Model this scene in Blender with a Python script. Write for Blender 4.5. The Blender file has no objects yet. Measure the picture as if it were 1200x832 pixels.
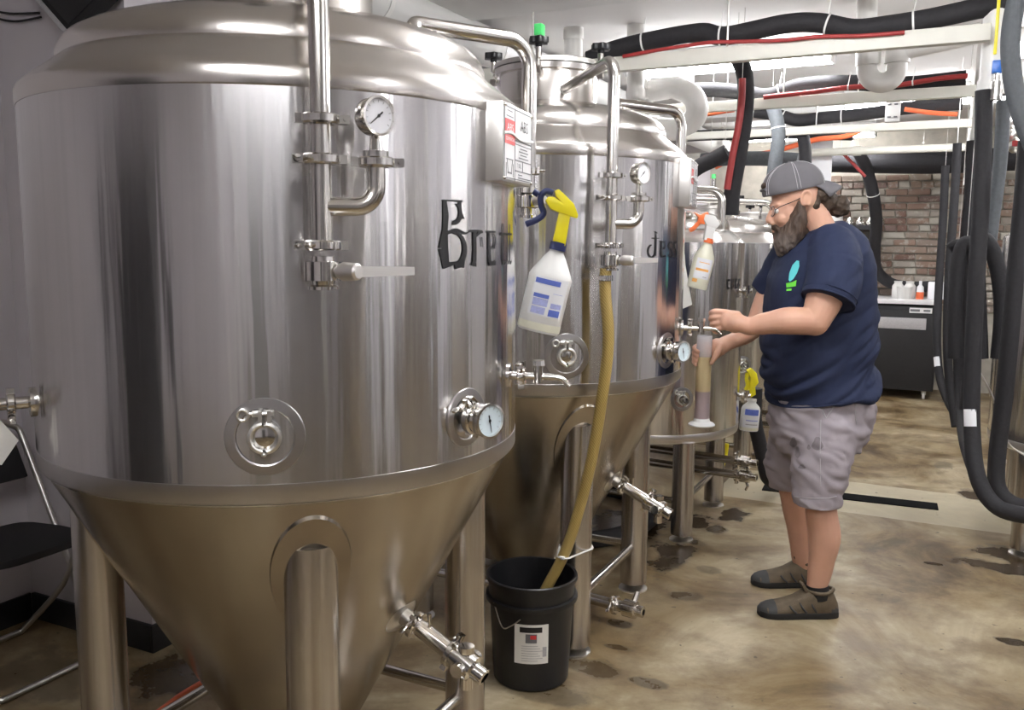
import bpy, bmesh, math, random
from math import sin, cos, pi, radians, sqrt, atan2
from mathutils import Vector, Matrix, noise
random.seed(7)
SC = bpy.context.scene
COL = SC.collection

# ------------------------------------------------------------------ camera, world, light, exposure
TH = radians(26.4); CT, ST = cos(TH), sin(TH)      # the aisle runs along +y; the camera is turned 26.4 deg left of it
CAM_H, FPX, PITCH, ROLL = 1.5, 1030.0, radians(7.3), radians(0.47)
cam = bpy.data.cameras.new('camera'); cam.sensor_width = 36.0; cam.lens = 36.0 * FPX / 1200.0
cam.clip_start = 0.05
camo = bpy.data.objects.new('camera', cam); COL.objects.link(camo); SC.camera = camo
camo.matrix_world = Matrix.Translation((0, 0, CAM_H)) @ Matrix.Rotation(TH, 4, 'Z') @ Matrix.Rotation(pi / 2 - PITCH, 4, 'X') @ Matrix.Rotation(ROLL, 4, 'Z')
SC.view_settings.view_transform = 'Standard'; SC.view_settings.look = 'None'
SC.view_settings.gamma = 1.0; SC.view_settings.use_curve_mapping = False
SC.view_settings.exposure = 1.12
wd = bpy.data.worlds.new('world'); SC.world = wd; wd.use_nodes = True
wd.node_tree.nodes['Background'].inputs[0].default_value = (0.9, 0.92, 1.0, 1); wd.node_tree.nodes['Background'].inputs[1].default_value = 0.05
LAMP = 26.0      # strength of the fluorescent tubes

def c2r(X, Y): return (X * CT - Y * ST, X * ST + Y * CT)         # camera-aligned ground frame -> room frame
def ray(u, v):
    u -= 600; v -= 416
    cr, sr = cos(-ROLL), sin(-ROLL); u, v = cr * u - sr * v, sr * u + cr * v
    cp, sp = cos(PITCH), sin(PITCH)
    return Vector((u / FPX, cp - sp * v / FPX, -sp - cp * v / FPX))
def pcam(u, v, Y):                                               # point at forward distance Y, camera-aligned frame
    d = ray(u, v); return Vector((d.x * Y / d.y, Y, CAM_H + d.z * Y / d.y))
def pix(u, v, x=None, y=None, z=None):                           # photo pixel -> room point on a plane of the room
    d = ray(u, v); a, b = c2r(d.x, d.y); d = Vector((a, b, d.z))
    t = x / d.x if x is not None else y / d.y if y is not None else (z - CAM_H) / d.z
    return d * t + Vector((0, 0, CAM_H))

# ------------------------------------------------------------------ mesh builder
def perp(d):
    a = Vector((0, 0, 1)) if abs(d.z) < .9 else Vector((1, 0, 0))
    x = a.cross(d).normalized(); return x, d.cross(x).normalized()
def smooth_path(pts, n=8):
    P = [Vector(p) for p in pts]; out = []
    for i in range(len(P) - 1):
        p0 = P[max(i - 1, 0)]; p1 = P[i]; p2 = P[i + 1]; p3 = P[min(i + 2, len(P) - 1)]
        for k in range(n):
            t = k / n
            out.append(0.5 * ((2 * p1) + (p2 - p0) * t + (2 * p0 - 5 * p1 + 4 * p2 - p3) * t * t + (3 * p1 - p0 - 3 * p2 + p3) * t ** 3))
    out.append(P[-1]); return out
def fillet(pts, r, n=7):
    P = [Vector(p) for p in pts]; out = [P[0]]
    for i in range(1, len(P) - 1):
        a = (P[i - 1] - P[i]); b = (P[i + 1] - P[i]); la, lb = a.length, b.length; a.normalize(); b.normalize()
        ang = a.angle(b)
        if ang > 3.1: out.append(P[i]); continue
        t = min(r / math.tan(ang / 2), la * .49, lb * .49); rr = t * math.tan(ang / 2)
        c = P[i] + (a + b).normalized() * (rr / sin(ang / 2)); s = P[i] + a * t; e = P[i] + b * t
        va, vb = s - c, e - c; w = va.angle(vb)
        for k in range(n + 1):
            q = k / n; out.append(c + (va * sin((1 - q) * w) + vb * sin(q * w)) / sin(w))
    out.append(P[-1]); return out
class MB:
    def __init__(s): s.v = []; s.f = []; s.M = Matrix.Identity(4)
    def add(s, vs, fs):
        b = len(s.v); s.v += [tuple(s.M @ Vector(q)) for q in vs]; s.f += [tuple(b + i for i in f) for f in fs]; return s
    def box(s, c, d, R=None):
        x, y, z = d[0] / 2, d[1] / 2, d[2] / 2
        vs = [Vector((i, j, k)) for i in (-x, x) for j in (-y, y) for k in (-z, z)]
        if R is not None: vs = [R @ q for q in vs]
        c = Vector(c); return s.add([q + c for q in vs], [(0, 1, 3, 2), (4, 6, 7, 5), (0, 4, 5, 1), (2, 3, 7, 6), (0, 2, 6, 4), (1, 5, 7, 3)])
    def cyl(s, p0, p1, r0, r1=None, n=20, caps=True):
        return s.tube([p0, p1], [r0, r0 if r1 is None else r1], n, caps)
    def tube(s, pts, r, n=12, caps=True, sy=1.0):
        P = [Vector(p) for p in pts]; R = r if isinstance(r, (list, tuple)) else [r] * len(P)
        vs = []; fs = []; x = None
        for i, p in enumerate(P):
            d = (P[min(i + 1, len(P) - 1)] - P[max(i - 1, 0)]).normalized()
            if x is None: x, y = perp(d)
            else:
                x = (x - d * x.dot(d)); x = x.normalized() if x.length > 1e-6 else perp(d)[0]; y = d.cross(x)
            for k in range(n):
                a = 2 * pi * k / n; vs.append(p + (x * cos(a) + y * sin(a) * sy) * R[i])
        for i in range(len(P) - 1):
            for k in range(n):
                a = i * n + k; b = i * n + (k + 1) % n; fs.append((a, b, b + n, a + n))
        if caps: fs.append(tuple(range(n - 1, -1, -1))); fs.append(tuple(range((len(P) - 1) * n, len(P) * n)))
        return s.add(vs, fs)
    def lathe(s, prof, n=48, M=None, a0=0, a1=2 * pi):
        full = abs(a1 - a0 - 2 * pi) < 1e-6; m = n if full else n + 1; vs = []; fs = []
        for (r, z) in prof:
            for k in range(m):
                a = a0 + (a1 - a0) * k / n; q = Vector((r * cos(a), r * sin(a), z)); vs.append(M @ q if M else q)
        for i in range(len(prof) - 1):
            for k in range(n if full else n):
                a = i * m + k; b = i * m + (k + 1) % m; fs.append((a, b, b + m, a + m))
        return s.add(vs, fs)
    def ell(s, c, r, n=16, m=10, R=None):
        vs = []; fs = []; c = Vector(c)
        for i in range(1, m):
            t = pi * i / m
            for k in range(n):
                a = 2 * pi * k / n; q = Vector((r[0] * sin(t) * cos(a), r[1] * sin(t) * sin(a), r[2] * cos(t))); vs.append(c + (R @ q if R is not None else q))
        T = len(vs); q = Vector((0, 0, r[2])); q = R @ q if R is not None else q; vs += [c + q, c - q]
        for i in range(m - 2):
            for k in range(n):
                a = i * n + k; b = i * n + (k + 1) % n; fs.append((a, a + n, b + n, b))
        for k in range(n): fs.append((T, k, (k + 1) % n)); fs.append((T + 1, (m - 2) * n + (k + 1) % n, (m - 2) * n + k))
        return s.add(vs, fs)
    def loft(s, rings, caps=True, closed=True):
        n = len(rings[0]); vs = [q for r in rings for q in r]; fs = []
        for i in range(len(rings) - 1):
            for k in range(n if closed else n - 1):
                a = i * n + k; b = i * n + (k + 1) % n; fs.append((a, b, b + n, a + n))
        if caps and closed: fs.append(tuple(range(n - 1, -1, -1))); fs.append(tuple(range((len(rings) - 1) * n, len(rings) * n)))
        return s.add(vs, fs)
    def prism(s, poly, z0, z1, M=None):
        n = len(poly); vs = [Vector((x, y, z)) for z in (z0, z1) for x, y in poly]
        if M: vs = [M @ q for q in vs]
        return s.add(vs, [tuple(range(n - 1, -1, -1)), tuple(range(n, 2 * n))] + [(k, (k + 1) % n, n + (k + 1) % n, n + k) for k in range(n)])
    def mesh(s, name, mat, angle=38, bevel=0, fix=True):
        me = bpy.data.meshes.new(name); me.from_pydata(s.v, [], s.f)
        bm = bmesh.new(); bm.from_mesh(me)
        if bevel:
            es = [e for e in bm.edges if len(e.link_faces) == 2 and e.calc_face_angle(0) > .6]
            bmesh.ops.bevel(bm, geom=es, offset=bevel, segments=2, affect='EDGES', profile=.6, clamp_overlap=True)
        if fix: bmesh.ops.recalc_face_normals(bm, faces=bm.faces[:])
        for f in bm.faces: f.smooth = True
        bm.to_mesh(me); bm.free()
        if angle < 180: me.set_sharp_from_angle(angle=radians(angle))
        me.materials.append(mat if not isinstance(mat, str) else MAT[mat]); return me
    def build(s, name, mat, parent=None, angle=38, bevel=0, fix=True, loc=None, rz=0):
        o = bpy.data.objects.new(name, s.mesh(name, mat, angle, bevel, fix)); COL.objects.link(o)
        if parent is not None: o.parent = parent
        if loc is not None: o.location = loc
        if rz: o.rotation_euler.z = rz
        return o
def frame(p, d, up=None):                                        # matrix with local z along d at p
    d = Vector(d).normalized()
    if up is None: x, y = perp(d)
    else:
        y = Vector(up); y = (y - d * y.dot(d)).normalized(); x = y.cross(d)
    return Matrix(((x.x, y.x, d.x, p[0]), (x.y, y.y, d.y, p[1]), (x.z, y.z, d.z, p[2]), (0, 0, 0, 1)))
def tag(o, label, cat, group=None, kind=None):
    o['label'] = label; o['category'] = cat
    if group: o['group'] = group
    if kind: o['kind'] = kind
    return o
def struct(o): o['kind'] = 'structure'; return o
def empty(name, loc=(0, 0, 0), rz=0):
    o = bpy.data.objects.new(name, None); COL.objects.link(o); o.location = loc; o.rotation_euler.z = rz; o.empty_display_size = .1; return o
def textmesh(txt, size, name, mat, parent, M, sx=1.0, align='CENTER', fn=None, extrude=0.0):
    cu = bpy.data.curves.new('t', 'FONT'); cu.body = txt; cu.size = size; cu.align_x = align; cu.align_y = 'CENTER'; cu.extrude = extrude; cu.resolution_u = 3
    to = bpy.data.objects.new('t', cu); COL.objects.link(to)
    dg = bpy.context.evaluated_depsgraph_get(); me = bpy.data.meshes.new_from_object(to.evaluated_get(dg))
    bpy.data.objects.remove(to); bpy.data.curves.remove(cu)
    for v in me.vertices:
        q = Vector((v.co.x * sx, v.co.y, v.co.z)); v.co = fn(q) if fn else M @ q
    me.name = name; me.materials.clear(); me.materials.append(MAT[mat])
    o = bpy.data.objects.new(name, me); COL.objects.link(o); o.parent = parent; return o

# ------------------------------------------------------------------ materials
MAT = {}
def newmat(name):
    m = bpy.data.materials.new(name); m.use_nodes = True; MAT[name] = m
    return m, m.node_tree, m.node_tree.nodes['Principled BSDF']
def N(nt, typ, **kw):
    n = nt.nodes.new(typ)
    for k, v in kw.items():
        if k.startswith('i_'): n.inputs[k[2:].replace('_', ' ')].default_value = v
        else: setattr(n, k, v)
    return n
def plain(name, col, rough=.5, metal=0.0, var=.08, scale=30, bump=0.0, bscale=200, spec=.5, trans=0, sss=0, emit=None, es=0, alpha=1, coat=0):
    m, nt, b = newmat(name); L = nt.links.new
    b.inputs['Roughness'].default_value = rough; b.inputs['Metallic'].default_value = metal; b.inputs['Specular IOR Level'].default_value = spec
    tc = N(nt, 'ShaderNodeTexCoord'); nz = N(nt, 'ShaderNodeTexNoise', i_Scale=scale, i_Detail=4.0); L(tc.outputs['Object'], nz.inputs['Vector'])
    mx = N(nt, 'ShaderNodeMix', data_type='RGBA'); L(nz.outputs['Fac'], mx.inputs['Factor'])
    mx.inputs['A'].default_value = tuple(c * (1 - var) for c in col) + (1,); mx.inputs['B'].default_value = tuple(min(1, c * (1 + var)) for c in col) + (1,)
    L(mx.outputs['Result'], b.inputs['Base Color'])
    if bump:
        n2 = N(nt, 'ShaderNodeTexNoise', i_Scale=bscale, i_Detail=3.0); L(tc.outputs['Object'], n2.inputs['Vector'])
        bp = N(nt, 'ShaderNodeBump', i_Strength=bump, i_Distance=.004); L(n2.outputs['Fac'], bp.inputs['Height']); L(bp.outputs['Normal'], b.inputs['Normal'])
    if trans: b.inputs['Transmission Weight'].default_value = trans
    if sss: b.inputs['Subsurface Weight'].default_value = sss; b.inputs['Subsurface Radius'].default_value = (.02, .008, .004); b.inputs['Subsurface Scale'].default_value = .3
    if emit: b.inputs['Emission Color'].default_value = emit + (1,); b.inputs['Emission Strength'].default_value = es
    if alpha < 1: b.inputs['Alpha'].default_value = alpha
    if coat: b.inputs['Coat Weight'].default_value = coat
    return m
def brushed(name, col, rough, aniso, wav=.02, var=.05, stretch=(60, 60, .6), groove=0.0):
    m, nt, b = newmat(name); L = nt.links.new
    b.inputs['Metallic'].default_value = 1.0; b.inputs['Roughness'].default_value = rough
    b.inputs['Anisotropic'].default_value = aniso; b.inputs['Anisotropic Rotation'].default_value = .25
    tg = N(nt, 'ShaderNodeTangent', direction_type='RADIAL', axis='Z'); L(tg.outputs[0], b.inputs['Tangent'])
    tc = N(nt, 'ShaderNodeTexCoord')
    mp = N(nt, 'ShaderNodeMapping'); mp.inputs['Scale'].default_value = stretch; L(tc.outputs['Object'], mp.inputs['Vector'])
    nz = N(nt, 'ShaderNodeTexNoise', i_Scale=1.0, i_Detail=5.0); L(mp.outputs[0], nz.inputs['Vector'])
    mx = N(nt, 'ShaderNodeMix', data_type='RGBA'); L(nz.outputs['Fac'], mx.inputs['Factor'])
    mx.inputs['A'].default_value = tuple(c * (1 - var) for c in col) + (1,); mx.inputs['B'].default_value = tuple(min(1, c * (1 + var)) for c in col) + (1,)
    L(mx.outputs['Result'], b.inputs['Base Color'])
    mp2 = N(nt, 'ShaderNodeMapping'); mp2.inputs['Scale'].default_value = (1, 1, .35); L(tc.outputs['Object'], mp2.inputs['Vector'])
    n2 = N(nt, 'ShaderNodeTexNoise', i_Scale=7.0, i_Detail=1.5); L(mp2.outputs[0], n2.inputs['Vector'])
    mp3 = N(nt, 'ShaderNodeMapping'); mp3.inputs['Scale'].default_value = (1, 1, .05); L(tc.outputs['Object'], mp3.inputs['Vector'])
    n3 = N(nt, 'ShaderNodeTexNoise', i_Scale=20.0, i_Detail=2.5); L(mp3.outputs[0], n3.inputs['Vector'])
    b3 = N(nt, 'ShaderNodeBump', i_Strength=1.0, i_Distance=groove); L(n3.outputs['Fac'], b3.inputs['Height'])
    bp = N(nt, 'ShaderNodeBump', i_Strength=1.0, i_Distance=wav); L(n2.outputs['Fac'], bp.inputs['Height']); L(b3.outputs['Normal'], bp.inputs['Normal']); L(bp.outputs['Normal'], b.inputs['Normal'])
    return m
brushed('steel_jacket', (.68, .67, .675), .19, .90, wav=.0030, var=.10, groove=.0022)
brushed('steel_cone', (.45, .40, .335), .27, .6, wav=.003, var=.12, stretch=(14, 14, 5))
brushed('steel_dome', (.68, .65, .62), .24, .35, wav=.002, var=.05, stretch=(8, 8, 30))
brushed('steel_leg', (.58, .55, .52), .26, .5, wav=.0006, var=.06)
plain('steel_band', (.50, .485, .485), .36, 1.0, .06, 20)
plain('steel_dark', (.36, .34, .335), .24, 1.0, .08, 20)
plain('steel_bright', (.82, .81, .78), .38, 1.0, .04, 20)
plain('steel_satin', (.66, .64, .61), .34, 1.0, .06, 20)
plain('steel_tube', (.66, .64, .61), .19, 1.0, .04, 20)
plain('steel_polish', (.72, .70, .67), .12, 1.0, .05, 40)
plain('steel_cast', (.62, .60, .57), .30, 1.0, .10, 60, bump=.2)
plain('dark_gap', (.03, .03, .032), .6)
plain('black_plastic', (.012, .012, .0135), .35, var=.2)
plain('steel_handle', (.74, .72, .70), .45, 1.0, .04, 20)
plain('black_matte', (.014, .0135, .015), .65, var=.25)
plain('black_foam', (.019, .018, .021), .75, var=.35, scale=60, bump=.35, bscale=90)
plain('grey_foam', (.10, .11, .12), .7, var=.25, scale=60, bump=.3)
plain('white_paint', (.74, .74, .72), .6, var=.04, scale=3, bump=.05, bscale=40)
plain('dark_wall_paint', (.16, .15, .15), .7, var=.3, scale=3)
plain('grey_wall_paint', (.50, .49, .51), .7, var=.15, scale=2)
plain('slot_black', (.008, .008, .009), .9, var=.1, spec=.1)
plain('wall_paint', (.66, .63, .66), .65, var=.06, scale=2, bump=.08, bscale=60)
plain('ceiling_paint', (.80, .79, .78), .8, var=.05, scale=2.5, bump=.08, bscale=50)
plain('pvc_white', (.80, .79, .76), .4, var=.05, scale=9)
plain('rail_paint', (.70, .69, .62), .45, var=.07, scale=12)
plain('baseboard_black', (.02, .02, .022), .45, var=.3)
plain('yellow_plastic', (.90, .78, .02), .35, var=.04)
plain('navy_plastic', (.02, .03, .11), .35, var=.1)
plain('orange_plastic', (.90, .20, .06), .4, var=.05)
plain('blue_plastic', (.02, .16, .62), .35, var=.08)
plain('green_plastic', (.10, .75, .20), .35, var=.08)
plain('rack_grey', (.13, .125, .13), .6, var=.2)
plain('red_rubber', (.36, .035, .035), .45, var=.15)
plain('orange_rubber', (.80, .16, .06), .45, var=.12)
plain('white_tie', (.85, .85, .83), .5, var=.03)
plain('paper', (.85, .84, .80), .7, var=.03)
plain('label_white', (.86, .87, .90), .5, var=.02)
plain('label_blue', (.12, .18, .60), .5, var=.2, scale=120)
plain('label_pale_blue', (.42, .46, .78), .5, var=.3, scale=160)
plain('label_orange', (.90, .45, .12), .5, var=.1)
plain('label_grey', (.45, .44, .45), .5, var=.3, scale=150)
plain('ink_black', (.012, .012, .014), .4, var=.1)
plain('ink_grey', (.16, .16, .17), .5, var=.2)
plain('plate_white', (.80, .79, .80), .3, .0, var=.03)
plain('plate_red', (.72, .05, .05), .35, var=.05)
plain('bottle_white', (.88, .88, .86), .4, var=.02, sss=.0, trans=.12)
plain('bottle_cream', (.82, .81, .66), .4, var=.03, trans=.15)
plain('gauge_face', (.84, .84, .88), .4, var=.02)
plain('thermo_face', (.72, .84, .90), .35, var=.03)
plain('tube_lamp', (1, 1, 1), .5, emit=(.98, .98, 1.0), es=LAMP)

# ------------------------------------------------------------------ setting
def floor_mat():
    m, nt, b = newmat('floor_concrete'); L = nt.links.new
    tc = N(nt, 'ShaderNodeTexCoord'); co = tc.outputs['Object']
    n1 = N(nt, 'ShaderNodeTexNoise', i_Scale=1.25, i_Detail=9.0, i_Roughness=.66, i_Distortion=.9); L(co, n1.inputs['Vector'])
    r1 = N(nt, 'ShaderNodeValToRGB'); e = r1.color_ramp.elements
    e[0].position = .33; e[0].color = (.10, .062, .025, 1); e[1].position = .68; e[1].color = (.57, .495, .345, 1)
    q = e.new(.43); q.color = (.24, .17, .082, 1); q = e.new(.55); q.color = (.37, .30, .185, 1)
    L(n1.outputs['Fac'], r1.inputs['Fac'])
    n2 = N(nt, 'ShaderNodeTexNoise', i_Scale=3.4, i_Detail=6.0, i_Roughness=.65); L(co, n2.inputs['Vector'])
    r2 = N(nt, 'ShaderNodeValToRGB'); e = r2.color_ramp.elements; e[0].position = .38; e[0].color = (.50, .43, .38, 1); e[1].position = .55; e[1].color = (1, 1, 1, 1)
    L(n2.outputs['Fac'], r2.inputs['Fac'])
    mu = N(nt, 'ShaderNodeMix', data_type='RGBA', blend_type='MULTIPLY'); mu.inputs['Factor'].default_value = .8
    L(r1.outputs['Color'], mu.inputs['A']); L(r2.outputs['Color'], mu.inputs['B']); col = mu.outputs['Result']
    sx = N(nt, 'ShaderNodeSeparateXYZ'); L(co, sx.inputs[0])
    def math_(op, a, bb=None):
        n = N(nt, 'ShaderNodeMath', operation=op)
        for i, q in enumerate((a, bb)):
            if q is None: continue
            if isinstance(q, (int, float)): n.inputs[i].default_value = q
            else: L(q, n.inputs[i])
        return n.outputs[0]
    # pale infill strip of newer concrete along the floor drain
    wob = N(nt, 'ShaderNodeTexNoise', i_Scale=2.0, i_Detail=3.0); L(co, wob.inputs['Vector'])
    yy = math_('ADD', sx.outputs['Y'], math_('MULTIPLY', math_('SUBTRACT', wob.outputs['Fac'], .5), .06))
    band = math_('MULTIPLY', math_('GREATER_THAN', yy, 5.16), math_('LESS_THAN', yy, 5.86))
    band = math_('MULTIPLY', band, math_('GREATER_THAN', sx.outputs['X'], -1.2))
    pale = N(nt, 'ShaderNodeMix', data_type='RGBA'); L(math_('MULTIPLY', band, .55), pale.inputs['Factor']); L(col, pale.inputs['A']); pale.inputs['B'].default_value = (.66, .61, .45, 1); col = pale.outputs['Result']
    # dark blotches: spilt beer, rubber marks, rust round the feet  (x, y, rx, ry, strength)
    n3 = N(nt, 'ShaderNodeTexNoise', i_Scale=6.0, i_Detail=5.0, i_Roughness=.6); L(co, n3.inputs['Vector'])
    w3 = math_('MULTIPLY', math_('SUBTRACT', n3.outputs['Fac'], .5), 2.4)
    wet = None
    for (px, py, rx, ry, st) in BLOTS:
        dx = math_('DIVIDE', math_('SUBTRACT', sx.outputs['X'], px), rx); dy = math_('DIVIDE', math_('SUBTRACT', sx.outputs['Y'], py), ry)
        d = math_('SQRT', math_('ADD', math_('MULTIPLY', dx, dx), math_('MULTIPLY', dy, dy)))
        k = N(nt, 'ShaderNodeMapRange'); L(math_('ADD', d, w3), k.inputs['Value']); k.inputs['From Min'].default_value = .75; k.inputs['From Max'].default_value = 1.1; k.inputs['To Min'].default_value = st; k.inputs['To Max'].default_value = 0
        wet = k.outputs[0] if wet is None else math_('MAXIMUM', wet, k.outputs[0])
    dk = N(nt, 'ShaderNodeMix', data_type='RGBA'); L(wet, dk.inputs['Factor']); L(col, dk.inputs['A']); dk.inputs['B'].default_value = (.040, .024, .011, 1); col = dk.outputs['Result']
    # small flecks
    n4 = N(nt, 'ShaderNodeTexNoise', i_Scale=26.0, i_Detail=2.0); L(co, n4.inputs['Vector'])
    fl = N(nt, 'ShaderNodeMapRange'); L(n4.outputs['Fac'], fl.inputs['Value']); fl.inputs['From Min'].default_value = .70; fl.inputs['From Max'].default_value = .74; fl.inputs['To Max'].default_value = .75
    d2 = N(nt, 'ShaderNodeMix', data_type='RGBA'); L(fl.outputs[0], d2.inputs['Factor']); L(col, d2.inputs['A']); d2.inputs['B'].default_value = (.06, .045, .03, 1)
    L(d2.outputs['Result'], b.inputs['Base Color'])
    rg = N(nt, 'ShaderNodeMapRange'); L(n2.outputs['Fac'], rg.inputs['Value']); rg.inputs['To Min'].default_value = .28; rg.inputs['To Max'].default_value = .62
    rr = math_('SUBTRACT', rg.outputs[0], math_('MULTIPLY', wet, .25)); L(rr, b.inputs['Roughness'])
    bp = N(nt, 'ShaderNodeBump', i_Strength=.25, i_Distance=.004); L(n3.outputs['Fac'], bp.inputs['Height']); L(bp.outputs['Normal'], b.inputs['Normal'])
def fl(u, v): p = pix(u, v, z=0); return p.x, p.y
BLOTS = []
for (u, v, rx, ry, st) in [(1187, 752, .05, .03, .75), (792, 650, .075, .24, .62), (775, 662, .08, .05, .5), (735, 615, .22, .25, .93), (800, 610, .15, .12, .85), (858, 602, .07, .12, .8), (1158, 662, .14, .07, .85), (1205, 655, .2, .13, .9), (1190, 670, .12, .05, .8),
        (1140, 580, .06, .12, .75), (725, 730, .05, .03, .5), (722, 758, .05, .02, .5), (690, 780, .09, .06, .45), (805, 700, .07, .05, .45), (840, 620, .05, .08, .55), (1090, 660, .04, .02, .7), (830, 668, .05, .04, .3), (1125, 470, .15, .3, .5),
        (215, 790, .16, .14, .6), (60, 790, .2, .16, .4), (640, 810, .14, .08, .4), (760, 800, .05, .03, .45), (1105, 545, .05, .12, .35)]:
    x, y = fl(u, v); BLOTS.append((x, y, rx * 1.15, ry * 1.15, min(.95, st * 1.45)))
floor_mat()
XL, XA, YR, XR, YB, YF, ZC = -2.53, -3.2, 2.16, 2.7, 10.15, -3.6, 2.68
def slab(name, a, b, mat, bevel=0):
    c = [(a[i] + b[i]) / 2 for i in range(3)]; d = [abs(b[i] - a[i]) for i in range(3)]
    return struct(MB().box((0, 0, 0), d).build(name, mat, loc=c, bevel=bevel))
fo = struct(MB().box((-.25, 3.27, -.05), (7.4, 15.2, .1)).build('floor', 'floor_concrete'))
slab('ceiling', (-3.6, -4, ZC), (3.1, 10.6, ZC + .1), 'ceiling_paint')
slab('wall_left', (XL - .12, YR + .0, 0), (XL, YB, ZC), 'wall_paint')
slab('wall_return', (XA, YR, 0), (XL - .12, YR + .12, ZC), 'wall_paint')
slab('wall_alcove', (XA - .1, YF, 0), (XA, YR + .12, ZC), 'wall_paint')
slab('wall_right', (XR, YF, 0), (XR + .1, YB, ZC), 'grey_wall_paint')
slab('wall_rear', (XA - .1, YF - .1, 0), (XR + .1, YF, ZC), 'wall_paint')
bb = .105
slab('baseboard_return', (XA + .012, YR - .014, 0), (XL + .0, YR, bb), 'baseboard_black', .003)
slab('baseboard_alcove', (XA, YF, 0), (XA + .014, YR - .014, bb), 'baseboard_black', .003)
slab('baseboard_left', (XL, YR - .014, 0), (XL + .014, YB - .1, bb), 'baseboard_black', .003)
slab('baseboard_rear', (XA + .02, YF, 0), (XR, YF + .014, bb), 'baseboard_black', .003)
slab('baseboard_right', (XR - .014, YF + .02, 0), (XR, YB - .1, bb), 'baseboard_black', .003)
# shallow boxed beams under the ceiling
slab('trim_beam_near', (XL, 3.55, ZC - .07), (XR, 4.05, ZC), 'white_paint', .004)
slab('trim_beam_far', (XL, 7.6, ZC - .12), (XR, 7.9, ZC), 'white_paint', .004)
# brick wall behind: mortar slab + single bricks
def brick_mat():
    m, nt, b = newmat('brick_clay'); L = nt.links.new
    oi = N(nt, 'ShaderNodeObjectInfo'); tc = N(nt, 'ShaderNodeTexCoord')
    r = N(nt, 'ShaderNodeValToRGB'); e = r.color_ramp.elements; r.color_ramp.interpolation = 'CONSTANT'
    e[0].position = 0; e[0].color = (.27, .20, .155, 1); e[1].position = .9; e[1].color = (.17, .10, .075, 1)
    for p, c in ((.14, (.29, .235, .19)), (.3, (.35, .31, .265)), (.45, (.25, .17, .13)), (.6, (.45, .42, .36)), (.72, (.26, .205, .17)), (.82, (.19, .13, .11))): q = e.new(p); q.color = c + (1,)
    L(oi.outputs['Random'], r.inputs['Fac'])
    ad = N(nt, 'ShaderNodeVectorMath', operation='ADD'); L(tc.outputs['Object'], ad.inputs[0]); L(oi.outputs['Location'], ad.inputs[1])
    n = N(nt, 'ShaderNodeTexNoise', i_Scale=14.0, i_Detail=6.0, i_Roughness=.7); L(ad.outputs[0], n.inputs['Vector'])
    k = N(nt, 'ShaderNodeMapRange'); L(n.outputs['Fac'], k.inputs['Value']); k.inputs['From Min'].default_value = .52; k.inputs['From Max'].default_value = .66; k.inputs['To Max'].default_value = .75
    mx = N(nt, 'ShaderNodeMix', data_type='RGBA'); L(k.outputs[0], mx.inputs['Factor']); L(r.outputs['Color'], mx.inputs['A']); mx.inputs['B'].default_value = (.50, .475, .42, 1)
    L(mx.outputs['Result'], b.inputs['Base Color']); b.inputs['Roughness'].default_value = .85
    bp = N(nt, 'ShaderNodeBump', i_Strength=.6, i_Distance=.01); L(n.outputs['Fac'], bp.inputs['Height']); L(bp.outputs['Normal'], b.inputs['Normal'])
brick_mat(); plain('mortar', (.44, .41, .35), .9, var=.35, scale=9, bump=.5, bscale=50)
wb = struct(MB().box((0, 0, 0), (XR - XL + .4, .2, ZC)).build('wall_back', 'mortar', loc=((XL + XR) / 2, YB + .1, ZC / 2)))
def brickmesh(w, seed):
    random.seed(seed); b = MB().box((0, 0, 0), (w, .06, .062)); j = lambda: random.uniform(-.006, .006)
    b.v = [(x + j(), y + (random.uniform(-.008, .008) if y < 0 else 0), z + j() * .8) for x, y, z in b.v]; return b.mesh('brick', 'brick_clay', bevel=.008)
bms = [brickmesh(.205, s) for s in range(5)]; bmh = [brickmesh(.098, s) for s in range(3)]
random.seed(11); nb = 0
for row in range(22):
    z = .86 + row * .0745; x = -1.75 + (row % 2) * .108
    while x < 1.15:
        head = (row % 6 == 5) or random.random() < .08
        w = .098 if head else .205
        if nb < 298:
            o = bpy.data.objects.new('brick', random.choice(bmh if head else bms)); COL.objects.link(o); o.parent = wb
            o.location = (x + w / 2 - wb.location.x, -.1 - .012 + random.uniform(-.008, .006), z - wb.location.z); nb += 1
        x += w + .0125
# narrow floor drain
dr = empty('floor_drain', (-.47, 5.49, 0), radians(3.5)); tag(dr, 'long narrow black slot drain set into the pale floor strip', 'drain')
MB().box((0, 0, .002), (.98, .115, .008)).build('drain_slot', 'slot_black', dr)
for s in (-1, 1): MB().box((0, s * .062, .003), (.98, .012, .006)).build('drain_edge', 'slot_black', dr)
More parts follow.
